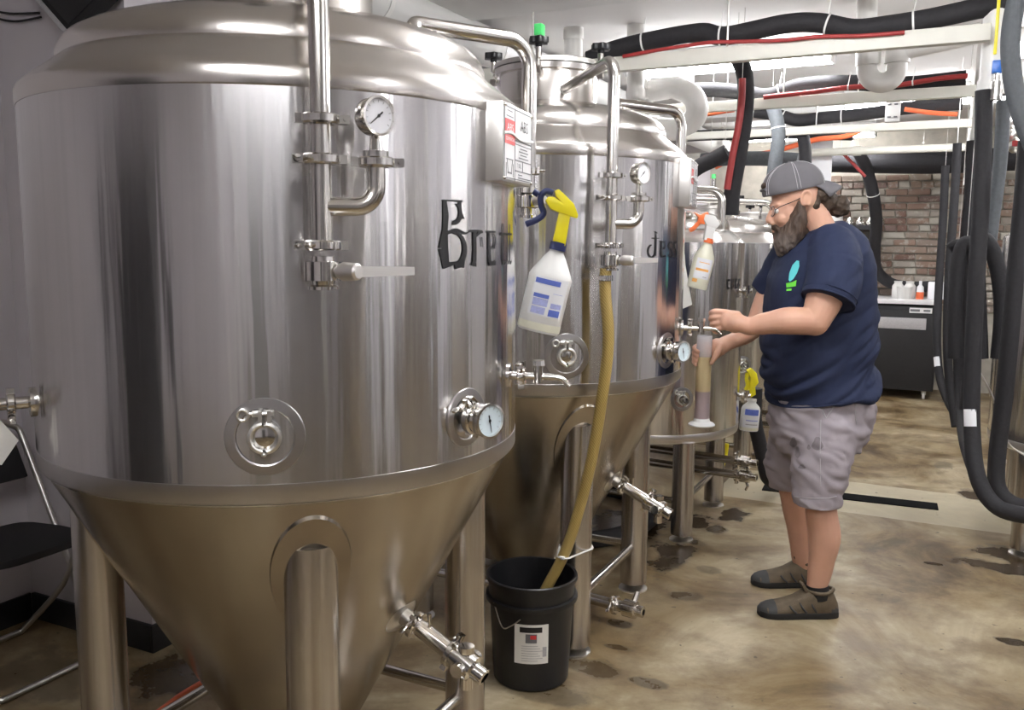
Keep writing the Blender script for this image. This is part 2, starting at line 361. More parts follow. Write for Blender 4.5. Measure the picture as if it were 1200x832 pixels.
# fluorescent fixtures
FIX = [(-1.30, 5.50, 'white fluorescent ceiling fixture behind the first hose rail'), (-1.35, 9.3, 'white fluorescent ceiling fixture near the brick wall'),
       (.85, 5.75, 'white fluorescent ceiling fixture above the hose drops'), (-.35, 2.5, 'white fluorescent ceiling fixture over the aisle beside the lettered fermenters'),
       (-.35, -.2, 'white fluorescent ceiling fixture behind the photographer'), (-.2, 7.4, 'white fluorescent ceiling fixture over the far aisle'),
       (1.75, 1.3, 'white fluorescent ceiling fixture above the right-hand brite tanks'), (1.6, 3.9, 'white fluorescent ceiling fixture by the slim riser pipe')]  # both unseen, added to put bright streaks on the fermenter jackets
fx0 = None
for x, y, lab in FIX:
    e = tag(empty('ceiling_light', (x, y, ZC)), lab, 'ceiling light', 'fluorescent ceiling fixtures')
    if fx0 is None:
        fx0 = [MB().box((0, 0, -.035), (1.24, .13, .07)).build('housing', 'white_paint', e, bevel=.006),
               MB().tube([(-.61, 0, -.105), (.61, 0, -.105)], .05, 16, sy=.8).build('diffuser', 'tube_lamp', e)]
        for s in (-1, 1): fx0.append(MB().box((s * .615, 0, -.095), (.02, .12, .09)).build('end_cap', 'white_paint', e, bevel=.006))
    else:
        for p in fx0: q = p.copy(); COL.objects.link(q); q.parent = e

# ------------------------------------------------------------------ tanks
def pol(az, r, z): a = radians(az); return Vector((r * cos(a), r * sin(a), z))
def out(az): a = radians(az); return Vector((cos(a), sin(a), 0))
def tan_(az): a = radians(az); return Vector((-sin(a), cos(a), 0))
Z3 = Vector((0, 0, 1))
def clamp(parent, p, d, r, ear, mat='steel_polish', name='clamp', wing=True):
    """tri-clover clamp: two-half ring, hinge, bolt and wing nut"""
    b = MB(); M = frame(p, d)
    b.lathe([(r * .8, -.007), (r * 1.18, -.009), (r * 1.36, -.006), (r * 1.36, .006), (r * 1.18, .009), (r * .8, .007)], 28, M)
    e = Vector(ear); e = (e - Vector(d).normalized() * e.dot(Vector(d).normalized())).normalized(); t = Vector(d).normalized().cross(e)
    p = Vector(p); q = p + e * r * 1.5
    R = Matrix((e, t, Vector(d).normalized())).transposed()
    for s in (-1, 1): b.box(q + t * s * .007, (.024, .008, .016), R)
    b.box(p - e * r * 1.42, (.018, .016, .016), R)
    b.cyl(q + e * .004 - t * .016, q + e * .004 + t * .03, .0035, n=8)
    if wing:
        w = q + e * .004 + t * .028
        b.cyl(w - t * .006, w + t * .006, .007, n=10)
        wl = b.tube(smooth_path([w, w + t * .012 + e * .006, w + t * .026 + e * .004], 3), [.005, .0055, .006, .007, .008, .008, .006], 8, sy=.5)
    return b.build(name, mat, parent, angle=30)
def tube(parent, pts, r, mat='steel_tube', name='pipe', n=18, bend=None):
    P = fillet(pts, bend) if bend else [Vector(q) for q in pts]
    return MB().tube(P, r, n).build(name, mat, parent)
def gauge(parent, p, d, r, face, name='gauge', up=Z3, needle=40):
    M = frame(p, d, up); b = MB()
    b.lathe([(r * .3, -.03), (r * .92, -.028), (r, -.022), (r, .0), (r * 1.06, .002), (r * 1.06, .008), (r * .93, .0085), (r * .9, .003)], 32, M)
    g = b.build(name, 'steel_polish', parent, angle=30)
    MB().lathe([(.0001, .003), (r * .92, .003)], 28, M).build('dial_face', face, g, fix=False)
    m = MB(); a = radians(needle)
    for k in range(-5, 6):
        q = radians(k * 25 + 90); c = Vector((cos(q), sin(q), 0))
        m.add([M @ (c * r * f + Vector((-c.y, c.x, 0)) * s * r * .012 + Vector((0, 0, .0036))) for f, s in ((.70, -1), (.84, -1), (.84, 1), (.70, 1))], [(0, 1, 2, 3)])
    m.build('scale_marks', 'ink_grey', g, fix=False)
    m = MB(); c = Vector((cos(a), sin(a), 0)); t = Vector((-c.y, c.x, 0))
    m.add([M @ (q + Vector((0, 0, .0042))) for q in (c * r * -.72 + t * r * .02, c * r * -.72 - t * r * .02, c * r * .35 - t * r * .05, c * r * .35 + t * r * .05)], [(0, 1, 2, 3)])
    m.lathe([(.0001, .0046), (r * .1, .0046)], 12, M); m.build('needle', 'ink_black', g, fix=False)
    return g
def butterfly(parent, p, hd, hl, L=.13, r=.0255, body=.045):
    """valve on a vertical pipe; hd = boss direction, hl = handle direction"""
    p = Vector(p); b = MB(); M = frame(p, Z3)
    b.lathe([(r * .7, -body * .75), (r * 1.12, -body * .75), (r * 1.12, -body * .62), (r * .82, -body * .55), (r * .86, -body * .4), (r * 1.35, -body * .38), (r * 1.35, body * .38), (r * .86, body * .4), (r * .82, body * .6), (r * .7, body * .6)], 28, M)
    v = b.build('valve_body', 'steel_polish', parent, angle=30)
    hd = Vector(hd).normalized(); hl = Vector(hl).normalized(); q = p + hd * r * 1.1
    b = MB(); b.cyl(q, q + hd * .012, .008, n=12); b.tube([q + hd * .010, q + hd * .022, q + hd * .052, q + hd * .056], [.013, .0175, .0155, .012], 20)
    u = hd.cross(hl); R = Matrix((hl, u, hd)).transposed()
    b.add([q + hd * .034 + hl * x + u * y + hd * z for x, w in ((0, .012), (L, .0085)) for y, z in ((-w, -.002), (w, -.002), (w, .002), (-w, .002))],
          [(0, 1, 2, 3), (7, 6, 5, 4), (0, 4, 5, 1), (1, 5, 6, 2), (2, 6, 7, 3), (3, 7, 4, 0)])
    b.build('valve_handle', 'steel_handle', v, angle=30)
    return v
def star_knob(parent, p, z0, name='star_knob'):
    p = Vector(p); k = MB(); pts = []
    for i in range(48):
        a = 2 * pi * i / 48; rr = .034 + .004 * cos(a * 6); pts.append((rr * cos(a), rr * sin(a)))
    M = Matrix.Translation(p); k.prism(pts, z0, z0 + .022, M); k.cyl(p + Z3 * (z0 - .014), p + Z3 * z0, .011, .014, 14)
    o = k.build(name, 'black_plastic', parent, bevel=.002)
    b = MB(); b.cyl(p + Z3 * (z0 - .05), p + Z3 * (z0 - .012), .0115, n=14); b.cyl(p + Z3 * (z0 - .075), p + Z3 * (z0 - .045), .005, n=10); b.box(p + Z3 * (z0 - .09), (.022, .016, .026))
    b.build('swing_bolt', 'steel_polish', parent, angle=30); return o
def port(parent, az, z, R, ro, ri):
    """round dished port let into the jacket"""
    a = out(az); p = pol(az, R - .004, z); M = frame(p, a, Z3); b = MB()
    b.lathe([(ro, -.012), (ro, .0045), (ro * .985, .006), (ri * 1.05, .0075), (ri, .006)], 44, M)
    rg = b.build('port_ring', 'steel_band', parent, angle=30)
    MB().lathe([(ri, .006), (ri * .97, -.024), (ri * .8, -.040), (.0001, -.042)], 44, M).build('port_dish', 'steel_dark', rg, angle=60)
    return rg, M
def port_clamp(parent, M, k=1.0):
    b = MB(); b.M = M @ Matrix.Scale(k, 4)
    for a0, a1 in ((98, 262), (278, 442)): b.lathe([(.0235, .006), (.0235, .019), (.027, .021), (.0325, .019), (.0325, .006)], 20, None, radians(a0), radians(a1))
    for x in (-.007, .010): b.box((x, .042, .013), (.007, .024, .013))
    b.cyl((.018, .048, .013), (-.030, .048, .013), .0036, n=8); b.cyl((.012, .048, .013), (.019, .048, .013), .0075, n=6); b.cyl((-.010, .048, .013), (-.022, .048, .013), .0065, n=10)
    b.tube([(-.040 + .0105 * cos(t), .046 + .0105 * sin(t), .014) for t in [2 * pi * q / 18 for q in range(19)]], .0034, 8, caps=False)
    b.ell((-.002, -.0335, .013), (.006, .005, .007), 10, 8)
    return b.build('port_clamp', 'steel_bright', parent, angle=30)
def solid_letters(parent, glyphs, R, az0, z0, h, name, mat='ink_black', asp=1.0):
    """glyphs: per letter (advance, [polygons]) in units of the x-height; wrapped round the jacket"""
    x = 0
    for adv, polys in glyphs:
        b = MB()
        for poly in polys:
            for i in range(len(poly) - 1):
                (x0, y0, w0), (x1, y1, w1) = poly[i], poly[i + 1]
                dx, dy = x1 - x0, y1 - y0; l = sqrt(dx * dx + dy * dy) or 1e-6; nx, ny = -dy / l, dx / l
                q_ = .66; quad = [(x0 + nx * w0 * q_, y0 + ny * w0), (x0 - nx * w0 * q_, y0 - ny * w0), (x1 - nx * w1 * q_, y1 - ny * w1), (x1 + nx * w1 * q_, y1 + ny * w1)]
                vs = []
                for qx, qy in quad:
                    a = radians(az0) + (x + qx) * h * asp / R; vs.append((R * cos(a), R * sin(a), z0 + qy * h))
                b.add(vs, [(0, 1, 2, 3)])
        b.build(name, mat, parent, fix=False)
        x += adv
def arc(cx, cy, rx, ry, a0, a1, w0, w1, n=12, wm=None):
    o = []
    for i in range(n + 1):
        t = i / n; a = radians(a0 + (a1 - a0) * t); w = w0 + (w1 - w0) * t
        if wm: w += (wm - (w0 + w1) / 2) * sin(pi * t)
        o.append((cx + rx * cos(a), cy + ry * sin(a), w))
    return o
G_B = (.80, [[(.12, 1.98, .02), (.62, 1.98, .03)], [(.17, 2.0, .06), (.20, 1.55, .10), (.18, 1.1, .09), (.14, .55, .17), (.20, .05, .12)], arc(.40, 1.62, .17, .30, 70, -100, .03, .07, 12, .07), [(.55, 1.95, .05), (.58, 1.62, .04), (.66, 1.45, .03)],
            [(.22, 1.0, .05), (.45, 1.12, .05), (.70, 1.0, .035), (.78, 1.04, .02)], arc(.42, .52, .27, .50, 100, -90, .03, .11, 16, .09), [(.12, .02, .10), (.40, .10, .05), (.68, .03, .10)]])
G_R = (.58, [[(.02, 1.08, .04), (.30, 1.1, .03)], [(.17, 1.1, .08), (.18, .5, .08), (.17, .12, .09), (.14, .0, .14)], [(.22, .92, .03), (.36, 1.08, .06), (.44, 1.05, .03)], [(.40, .9, .03), (.42, .6, .02)]])
G_E = (.56, [[(.0, 1.08, .03), (.36, 1.08, .03)], [(.10, 1.08, .06), (.10, .5, .08), (.12, .1, .09)], arc(.22, .80, .13, .22, 90, -80, .02, .05), arc(.23, .30, .15, .26, 170, 320, .05, .06), [(.10, .05, .07), (.22, .06, .05), (.36, .05, .06)], [(.1, .56, .04), (.33, .57, .04)]])
G_T = (.42, [[(.16, 1.35, .04), (.16, .6, .07), (.17, .1, .08)], [(.0, 1.02, .04), (.34, 1.02, .035)], [(.17, .06, .07), (.30, .05, .05), (.36, .16, .02)]])
G_J = (.66, [[(.40, 1.75, .02), (.42, 1.3, .06), (.42, .5, .07), (.40, .1, .07)], [(.22, 1.28, .04), (.60, 1.28, .03)], arc(.22, .42, .20, .42, -20, -260, .06, .04, 16, .06), [(.34, 1.72, .03), (.52, 1.62, .02)]])
G_S = (.44, [arc(.20, .80, .15, .25, 40, 250, .03, .08, 12), arc(.20, .28, .16, .27, 80, -140, .08, .03, 14), [(.30, 1.08, .03), (.34, .9, .02)], [(.06, .0, .03), (.05, .22, .02)]])

def fermenter(cx, cy, label, glyphs, taz, th, t_asp, hose=False, near=True):
    T = empty('fermenter_tank', (cx, cy, 0)); tag(T, label, 'tank', 'large conical fermenters')
    R, ZT, ZB = .59, 1.835, .975
    MB().lathe([(.575, ZB - .004), (R - .006, ZB), (R + .001, ZB + .012), (R + .001, ZB + .044), (R, ZB + .046), (R, ZT - .046), (R + .001, ZT - .044), (R + .001, ZT - .014), (R - .004, ZT - .004)], 128).build('jacket', 'steel_jacket', T, angle=25)
    bd = MB(); bd.lathe([(R - .012, ZB - .002), (R - .004, ZB + .003), (R + .0012, ZB + .010), (R + .0014, ZB + .046), (R - .001, ZB + .0475)], 128); bd.build('lower_band', 'steel_band', T, angle=40)
    bd = MB(); bd.lathe([(R + .0006, ZT - .047), (R + .0022, ZT - .043), (R + .002, ZT - .013), (R - .003, ZT - .003), (.565, ZT + .016), (.512, ZT + .058), (.506, ZT + .064)], 128); bd.build('shoulder', 'steel_dome', T, angle=28)
    dome = [(.506, ZT + .05), (.508, ZT + .066), (.507, ZT + .082), (.500, ZT + .100), (.485, ZT + .117), (.455, ZT + .134), (.41, ZT + .150), (.34, ZT + .168), (.25, ZT + .184), (.15, ZT + .194), (.0001, ZT + .198)]
    MB().lathe(dome, 96).build('dome', 'steel_dome', T, angle=30)
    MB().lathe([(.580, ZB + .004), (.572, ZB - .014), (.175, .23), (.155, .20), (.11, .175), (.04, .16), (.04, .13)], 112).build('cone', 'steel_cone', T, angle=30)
    conez = lambda r: .23 + (r - .175) * (ZB - .014 - .23) / (.572 - .175)
    # manway neck, lid, star knobs
    mx, my = .06, -.02; nz = ZT + .13; Mn = Matrix.Translation((mx, my, 0))
    nk = MB().lathe([(.215, nz + .03), (.192, nz + .05), (.188, nz + .06), (.188, nz + .165), (.205, nz + .168), (.207, nz + .188), (.19, nz + .19)], 64, Mn).build('manway_neck', 'steel_dome', T, angle=30)
    MB().lathe([(.19, nz + .191), (.209, nz + .192), (.209, nz + .208), (.20, nz + .212), (.1, nz + .222), (.0001, nz + .224)], 64, Mn).build('manway_lid', 'steel_satin', T, angle=30)
    for az in (-170, -75, -5, 95): star_knob(T, Vector((mx, my, 0)) + pol(az, .222, 0), nz + .245)
    if not near:
        kp = Vector((mx, my, 0)) + pol(-75, .222, nz + .263); rv = MB().cyl(kp, kp + Z3 * .05, .016, n=14).build('relief_valve', 'pvc_white', T); MB().box(kp + Vector((.004, -.004, .028)), (.03, .034, .04)).build('green_cap', 'green_plastic', rv, bevel=.004)
    # legs with saddle plates, feet and braces
    q = .337
    for sx, sy in ((1, -1), (1, 1), (-1, -1), (-1, 1)):
        lx, ly = sx * q, sy * q
        lg = MB().cyl((lx, ly, .034), (lx, ly, .86), .0575, n=36, caps=True).build('leg', 'steel_leg', T, angle=30)
        fb = MB(); fb.cyl((lx, ly, .012), (lx, ly, .06), .018, n=14); fb.lathe([(.0001, .0), (.062, .0), (.062, .007), (.03, .016), (.0001, .018)], 28, Matrix.Translation((lx, ly, 0))); fb.build('foot_pad', 'steel_satin', lg, angle=30)
        # saddle plate on the cone
        b = MB(); n = 40; rings = []; LR = sqrt(lx * lx + ly * ly); la = atan2(ly, lx)
        for rr in (.05, .084, .0875):
            ring = []
            for k in range(n):
                a = 2 * pi * k / n; px_, py_ = LR + rr * cos(a), rr * sin(a); r = sqrt(px_ * px_ + py_ * py_); aa = la + atan2(py_, px_)
                off = .006 if rr < .086 else -.002; nr = Vector((cos(aa), sin(aa), -.6)).normalized()
                ring.append(Vector((r * cos(aa), r * sin(aa), conez(r))) + nr * off)
            rings.append(ring)
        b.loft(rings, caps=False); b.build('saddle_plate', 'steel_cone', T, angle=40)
    for (a, b_) in (((q, -q), (q, q)), ((-q, -q), (q, -q)), ((-q, q), (q, q)), ((-q, -q), (-q, q))):
        MB().cyl((a[0], a[1], .20), (b_[0], b_[1], .20), .0165, n=14).build('brace', 'steel_tube', T)
    # pipe with tee, gauge and butterfly valve
    az = -43.8; pr = .685; o_, t_ = out(az), tan_(az)
    inn = Vector((mx, my, 2.06)) + (pol(az, pr, 2.06) - Vector((mx, my, 2.06))).normalized() * .17
    pa = tube(T, [pol(az, pr, 1.50), pol(az, pr, 2.085), inn], .019, name='blowoff_pipe', bend=.055)
    MB().lathe([(.019, -.02), (.03, -.004), (.05, .0)], 24, frame(pol(az, pr, 2.085) * .0 + inn, inn - pol(az, pr, 2.085))).build('weld_collar', 'steel_satin', pa)
    clamp(pa, pol(az, pr, 1.718), Z3, .026, t_, wing=False); clamp(pa, pol(az, pr, 1.647), Z3, .026, -t_)
    clamp(pa, pol(az, pr, 1.492), Z3, .026, -t_); butterfly(T, pol(az, pr, 1.445), o_ * .75 + t_ * .65, t_ * .97 - o_ * .24)
    tube(pa, [pol(az, pr, 1.563), pol(az, pr, 1.563) + t_ * .10, pol(az, pr, 1.563) + t_ * .10 + Z3 * .08], .0175, name='side_elbow', bend=.055)
    e = pol(az, pr, 1.645) + t_ * .10
    clamp(pa, e, Z3, .026, t_)
    MB().lathe([(.024, .006), (.024, .02), (.012, .022), (.010, .055), (.014, .056)], 20, frame(e, Z3)).build('gauge_stem', 'steel_polish', pa, angle=30)
    gauge(pa, e + Z3 * .081 + o_ * .02, o_ * .9 + t_ * .42, .034, 'gauge_face', 'pressure_gauge', needle=40)
    # second pipe over the shoulder
    az2 = 50.0; p2 = .68; o2 = out(az2)
    s = pol(38, .33, ZT + .19); e1 = pol(az2, p2, 2.055)
    pb = tube(T, [s + Vector((0, 0, .005)), pol(40, .33, 2.055), e1, pol(az2, p2, 1.71)], .021, name='cip_pipe', bend=.07)
    clamp(pb, pol(39, .33, ZT + .185), Z3, .043, -tan_(40)); clamp(pb, pol(az2, p2, 1.70), Z3, .026, -tan_(az2), wing=False)
    vb = MB(); vb.lathe([(.019, 1.70), (.02, 1.655), (.027, 1.653), (.027, 1.640), (.021, 1.638), (.034, 1.632), (.034, 1.60), (.022, 1.596), (.022, 1.58), (.026, 1.578), (.026, 1.57), (.015, 1.57)], 24, Matrix.Translation(pol(az2, p2, 0))); vv = vb.build('valve_body', 'steel_polish', T, angle=30)
    w = pol(az2, p2, 1.618); dd = (o2 * .3 - tan_(az2) * .95).normalized()
    MB().tube([w + dd * .03, w + dd * .04, w + dd * .065, w + dd * .07], [.009, .015, .014, .01], 16).build('valve_handle', 'steel_satin', vv, angle=30)
    # dished ports
    rg, M = port(T, -54, 1.118, R, .078, .056)
    cp = MB(); cp.lathe([(.0001, .012), (.018, .012), (.025, .009), (.025, -.03)], 28, M); cp.build('port_cap', 'steel_polish', T, angle=30)
    port_clamp(T, M)
    rg, M = port(T, -9, 1.112, R, .066, .048)
    MB().lathe([(.018, -.03), (.018, .05)], 22, M).build('thermowell', 'steel_polish', T, angle=30)
    clamp(T, M @ Vector((0, 0, .022)), out(-9), .026, Z3 - tan_(-9) * .4)
    gauge(T, M @ Vector((.0, 0, .066)), out(-9) * .95 + Vector((0, -.25, .02)), .037, 'thermo_face', 'dial_thermometer', needle=100)
    # sample tap
    taz2, tz = 14.0, 1.175; a = out(taz2); p = pol(taz2, R - .01, tz)
    st = MB(); st.cyl(p, p + a * .05, .011, n=16); st.lathe([(.03, 0), (.03, .014), (.012, .016)], 24, frame(p, a)); sb = st.build('sample_tap', 'steel_polish', T, angle=30)
    clamp(sb, p + a * .04, a, .0165, Z3)
    b = MB(); b.cyl(p + a * .05, p + a * .12, .009, n=14); b.cyl(p + a * .082 - Z3 * .014, p + a * .082 + Z3 * .028, .013, n=16); b.cyl(p + a * .082 + Z3 * .028, p + a * .082 + Z3 * .04, .017, .015, n=8)
    b.tube(smooth_path([p + a * .115, p + a * .14 - Z3 * .004, p + a * .158 - Z3 * .022], 5), .007, 12); b.build('tap_spout', 'steel_polish', sb, angle=35)
    # fitting on the far side
    a = out(-121); p = pol(-121, R - .01, 1.135); b = MB(); b.lathe([(.034, .005), (.034, .018), (.014, .022), (.014, .11)], 24, frame(p, a)); fb = b.build('side_fitting', 'steel_polish', T, angle=30)
    clamp(fb, p + a * .055, a, .018, -Z3); b = MB(); b.cyl(p + a * .085, p + a * .135, .022, n=18); b.cyl(p + a * .13, p + a * .19, .014, n=14); b.build('side_valve', 'steel_polish', fb, angle=30)
    # racking arm on the cone
    az3 = -4; r3 = .365; a = out(az3); n3 = (a - Z3 * .42).normalized(); p = pol(az3, r3, conez(r3)) - n3 * .01
    b = MB(); b.lathe([(.06, .0), (.045, .012), (.022, .016), (.022, .05)], 28, frame(p, n3)); ra = b.build('racking_port', 'steel_satin', T, angle=40)
    clamp(ra, p + n3 * .055, n3, .026, Z3 + tan_(az3) * -.6)
    b = MB(); b.cyl(p + n3 * .06, p + n3 * .18, .0215, n=20); b.cyl(p + n3 * .10, p + n3 * .10 + Z3 * .055, .004, n=8); b.build('racking_pipe', 'steel_polish', ra, angle=30)
    clamp(ra, p + n3 * .17, n3, .026, Z3 + tan_(az3) * .3)
    b = MB(); c = p + n3 * .215; b.lathe([(.02, -.04), (.033, -.036), (.033, .022), (.021, .026), (.021, .055), (.014, .057)], 22, frame(c, n3)); b.cyl(c - tan_(az3) * .045, c + tan_(az3) * .045, .017, n=16); b.cyl(c, c - Z3 * .06, .015, .017, n=16)
    b.cyl(c + Z3 * .03, c + Z3 * .045, .02, n=12); b.build('racking_valve', 'steel_polish', ra, angle=30)
    # bottom outlet
    az4 = -8; a = out(az4); b = MB()
    b.tube(fillet([(0, 0, .15), (0, 0, .085), a * .45 + Z3 * .085], .05), .022, 18); bo = b.build('bottom_outlet', 'steel_tube', T)
    clamp(bo, a * .40 + Z3 * .085, a, .027, Z3 - tan_(az4)); b = MB(); c = a * .47 + Z3 * .085
    b.lathe([(.02, -.04), (.034, -.03), (.034, .02), (.022, .024), (.022, .05), (.012, .052)], 22, frame(c, a)); b.cyl(c, c + Z3 * .05 + tan_(az4) * .05, .012, n=12)
    b.build('outlet_valve', 'steel_polish', bo, angle=30)
    # lettering
    solid_letters(T, glyphs, R + .0022, taz, 1.448 if near else 1.452, th, 'painted_letter', asp=t_asp)
    # data plate (flat box standing off the jacket)
    pc = 9.0; pp = out(pc); cpos = pol(pc, R + .014, 1.722); M = frame(cpos, pp, Z3); W2, H2 = .112, .087
    b = MB(); b.M = M; b.box((0, 0, -.016), (W2 * 2, H2 * 2, .062)); pl = b.build('data_plate', 'steel_satin', T, bevel=.003)
    b = MB(); b.M = M; b.box((0, 0, .0155), (W2 * 2 - .012, H2 * 2 - .012, .002)); b.build('plate_face', 'plate_white', pl)
    b = MB(); b.M = M; zf = .0170
    lines = [(-.028, .0, .0016, H2 * 1.9), (.040, .010, .136, .0025), (.040, .002, .136, .0016), (.040, -.034, .136, .0025), (.040, -.058, .136, .0025), (.034, -.046, .0014, .022), (.0, .078, .2, .0016), (.0, -.0775, .2, .0016), (-.105, 0, .0016, .155), (.105, 0, .0016, .155),
             (-.066, .058, .05, .0012), (-.066, .07, .036, .0012), (-.066, -.036, .05, .0014), (-.066, -.066, .03, .0028)]
    for x, y, w, h in lines: b.box((x, y, zf), (w, h, .0008))
    for s in (-1, 1):
        b.box((-.066 + s * .016, -.052, zf), (.0012, .034, .0006), Matrix.Rotation(s * -.28, 3, 'Z')); b.box((-.066 + s * .026, -.060, zf), (.0012, .03, .0006))
    b.build('plate_lines', 'ink_grey', pl)
    b = MB(); b.M = M; b.box((-.066, .024, zf), (.072, .054, .0012)); b.build('red_block', 'plate_red', pl)
    Mt = M @ Matrix.Translation((0, 0, zf + .001))
    textmesh('ABS', .036, 'plate_text', 'ink_black', pl, Mt @ Matrix.Translation((.042, .045, 0)))
    textmesh('ABS', .024, 'plate_text', 'plate_white', pl, Mt @ Matrix.Translation((-.066, .033, 0)), 1.2); textmesh('COMMERCIAL', .011, 'plate_text', 'plate_white', pl, Mt @ Matrix.Translation((-.066, .008, 0)), .92)
    textmesh('7 BBL', .014, 'plate_text', 'ink_grey', pl, Mt @ Matrix.Translation((.003, -.046, 0)))
    for k, w in enumerate((.5, .66, .45, .7)):
        b = MB(); b.M = Mt; b.box((.038, -.006 - k * .007, 0), (.11 * w, .0022, .0004)); b.build('plate_text', 'ink_grey', pl)
    b = MB(); b.M = Mt; b.box((.012, -.066, 0), (.03, .0022, .0004)); b.box((.045, -.073, 0), (.1, .002, .0004)); b.build('plate_text', 'ink_grey', pl)
    b = MB()
    for sx in (-1, 1):
        for sy in (-1, 1): b.ell(M @ Vector((sx * .104, sy * .079, .017)), (.004, .004, .004), 8, 6)
    b.build('rivet', 'steel_polish', pl)
    b = MB(); b.M = M; b.tube(smooth_path([(-.112, .018, .018), (-.06, .022, .0195), (.0, .014, .0195), (.06, .016, .0195), (.112, .020, .018), (.135, .022, .008)], 5), .0035, 8, sy=.8); b.build('cable_tie', 'white_tie', pl)
    return T
T1C, T2C, T3C = (-1.53, 1.775), (-1.497, 3.21), (-1.485, 4.61)
T1 = fermenter(*T1C, 'large brushed steel conical fermenter lettered Brett, beside the folding chair', [G_B, G_R, G_E, G_T, G_T], -18.0, .070, 1.75)
T2 = fermenter(*T2C, 'large brushed steel conical fermenter with an amber hose running into a black bucket', [G_J, G_E, G_S, G_S], -23, .052, 2.0, near=False)

def brite(cx, cy, label, R=.52, ZT=1.513, ZB=.512, detail=True, rot=0):
    T = empty('brite_tank', (cx, cy, 0), radians(rot)); tag(T, label, 'tank', 'smaller flat-bottomed brite tanks')
    MB().lathe([(R - .03, ZB - .012), (R - .006, ZB - .004), (R, ZB + .01), (R, ZT - .006), (R - .006, ZT)], 96).build('jacket', 'steel_jacket', T, angle=25)
    MB().lathe([(R - .002, ZB), (R + .0018, ZB + .012), (R + .002, ZB + .04), (R, ZB + .044)], 96).build('lower_band', 'steel_satin', T)
    MB().lathe([(R - .004, ZT - .002), (R - .06, ZT + .05), (R - .085, ZT + .062)], 96).build('shoulder', 'steel_dome', T)
    MB().lathe([(R - .085, ZT + .05), (R - .084, ZT + .085), (R - .095, ZT + .11), (R - .13, ZT + .13), (R - .2, ZT + .152), (R - .32, ZT + .172), (.0001, ZT + .18)], 80).build('dome', 'steel_dome', T, angle=30)
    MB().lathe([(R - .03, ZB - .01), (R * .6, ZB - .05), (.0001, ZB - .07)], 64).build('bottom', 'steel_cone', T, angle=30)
    q = R * .65
    for sx, sy in ((1, -1), (1, 1), (-1, -1), (-1, 1)):
        lg = MB().cyl((sx * q, sy * q, .034), (sx * q, sy * q, ZB), .055, n=30).build('leg', 'steel_leg', T)
        fb = MB(); fb.cyl((sx * q, sy * q, .012), (sx * q, sy * q, .06), .018, n=12); fb.lathe([(.0001, 0), (.06, 0), (.06, .007), (.03, .016), (.0001, .018)], 24, Matrix.Translation((sx * q, sy * q, 0))); fb.build('foot_pad', 'steel_satin', lg)
    for (a, b_) in (((q, -q), (q, q)), ((-q, -q), (q, -q)), ((-q, q), (q, q))): MB().cyl((a[0], a[1], .2), (b_[0], b_[1], .2), .0165, n=12).build('brace', 'steel_tube', T)
    nz = ZT + .12
    MB().lathe([(.16, nz), (.145, nz + .02), (.145, nz + .10), (.165, nz + .102), (.165, nz + .12), (.1, nz + .128), (.0001, nz + .13)], 48).build('manway_neck', 'steel_satin', T, angle=30)
    for az in (-150, -60, 20, 110): star_knob(T, pol(az, .178, 0), nz + .17)
    if detail:
        MB().tube([(.02, -.05, nz + .12), (.02, -.05, nz + .30)], [.016, .016], 16).build('vent_pipe', 'steel_polish', T); MB().cyl((.02, -.05, nz + .29), (.02, -.05, nz + .33), .014, n=12).build('vent_cap', 'green_plastic', T)
        pb = tube(T, [(-.25, -.1, ZT + .29), pol(-8, R - .10, ZT + .255), pol(-8, R - .10, ZT + .02)], .021, name='cip_pipe', bend=.06)
        clamp(pb, (.1, -.1, ZT + .275), Vector((1, 0, -.02)), .026, Z3)
    rg, M = port(T, -50, ZB + .225, R, .06, .042)
    MB().lathe([(.014, -.03), (.014, .05)], 18, M).build('port_stub', 'steel_polish', T); port_clamp(T, M, .8)
    for k, (az, z) in enumerate(((8, ZB + .19), (-2, ZB + .75))):
        a = out(az); p = pol(az, R - .01, z); b = MB(); b.cyl(p, p + a * .07, .011, n=14); b.cyl(p + a * .05 - Z3 * .012, p + a * .05 + Z3 * .03, .014, n=12); sb = b.build('sample_tap', 'steel_polish', T, angle=30)
        clamp(sb, p + a * .03, a, .017, -Z3)
    for zz in (.30, .375):
        a = out(-6); b = MB(); b.tube(fillet([(0, 0, ZB - .06), (0, 0, zz), a * .62 + Z3 * zz], .06), .021, 16); bo = b.build('outlet_pipe', 'steel_tube', T)
        c = a * .60 + Z3 * zz; clamp(bo, c - a * .05, a, .026, Z3); b = MB(); b.lathe([(.02, -.04), (.033, -.03), (.033, .02), (.021, .024), (.021, .055), (.012, .057)], 20, frame(c, a)); b.cyl(c - tan_(-6) * .05, c + tan_(-6) * .05, .014, n=12); b.tube([c - Z3 * .02, c - Z3 * .05 + a * .01, c - Z3 * .075], [.009, .008, .006], 10)
        b.build('outlet_valve', 'steel_polish', bo, angle=30)
    return T
T3 = brite(*T3C, 'flat-bottomed steel brite tank with two low outlet valves, behind the man')
fnr = lambda q: (lambda a: Vector((.5215 * cos(a), .5215 * sin(a), 1.30 + q.y)))(radians(-14) + q.x / .52)
for k in range(4):
    b = MB()
    for (x, y, w, h) in ((0, .0, .012, .05), (.012, .02, .02, .011), (.014, -.02 + .012 * (k % 2), .016, .010)):
        b.add([fnr(Vector((.042 * k - .06 + x + sx_ * w / 2, y + sy_ * h / 2, 0))) for sx_, sy_ in ((-1, -1), (1, -1), (1, 1), (-1, 1))], [(0, 1, 2, 3)])
    b.build('painted_letter', 'ink_black', T3, fix=False)
T4 = brite(-1.48, 6.0, 'flat-bottomed steel brite tank half hidden behind the bearded man', detail=True)
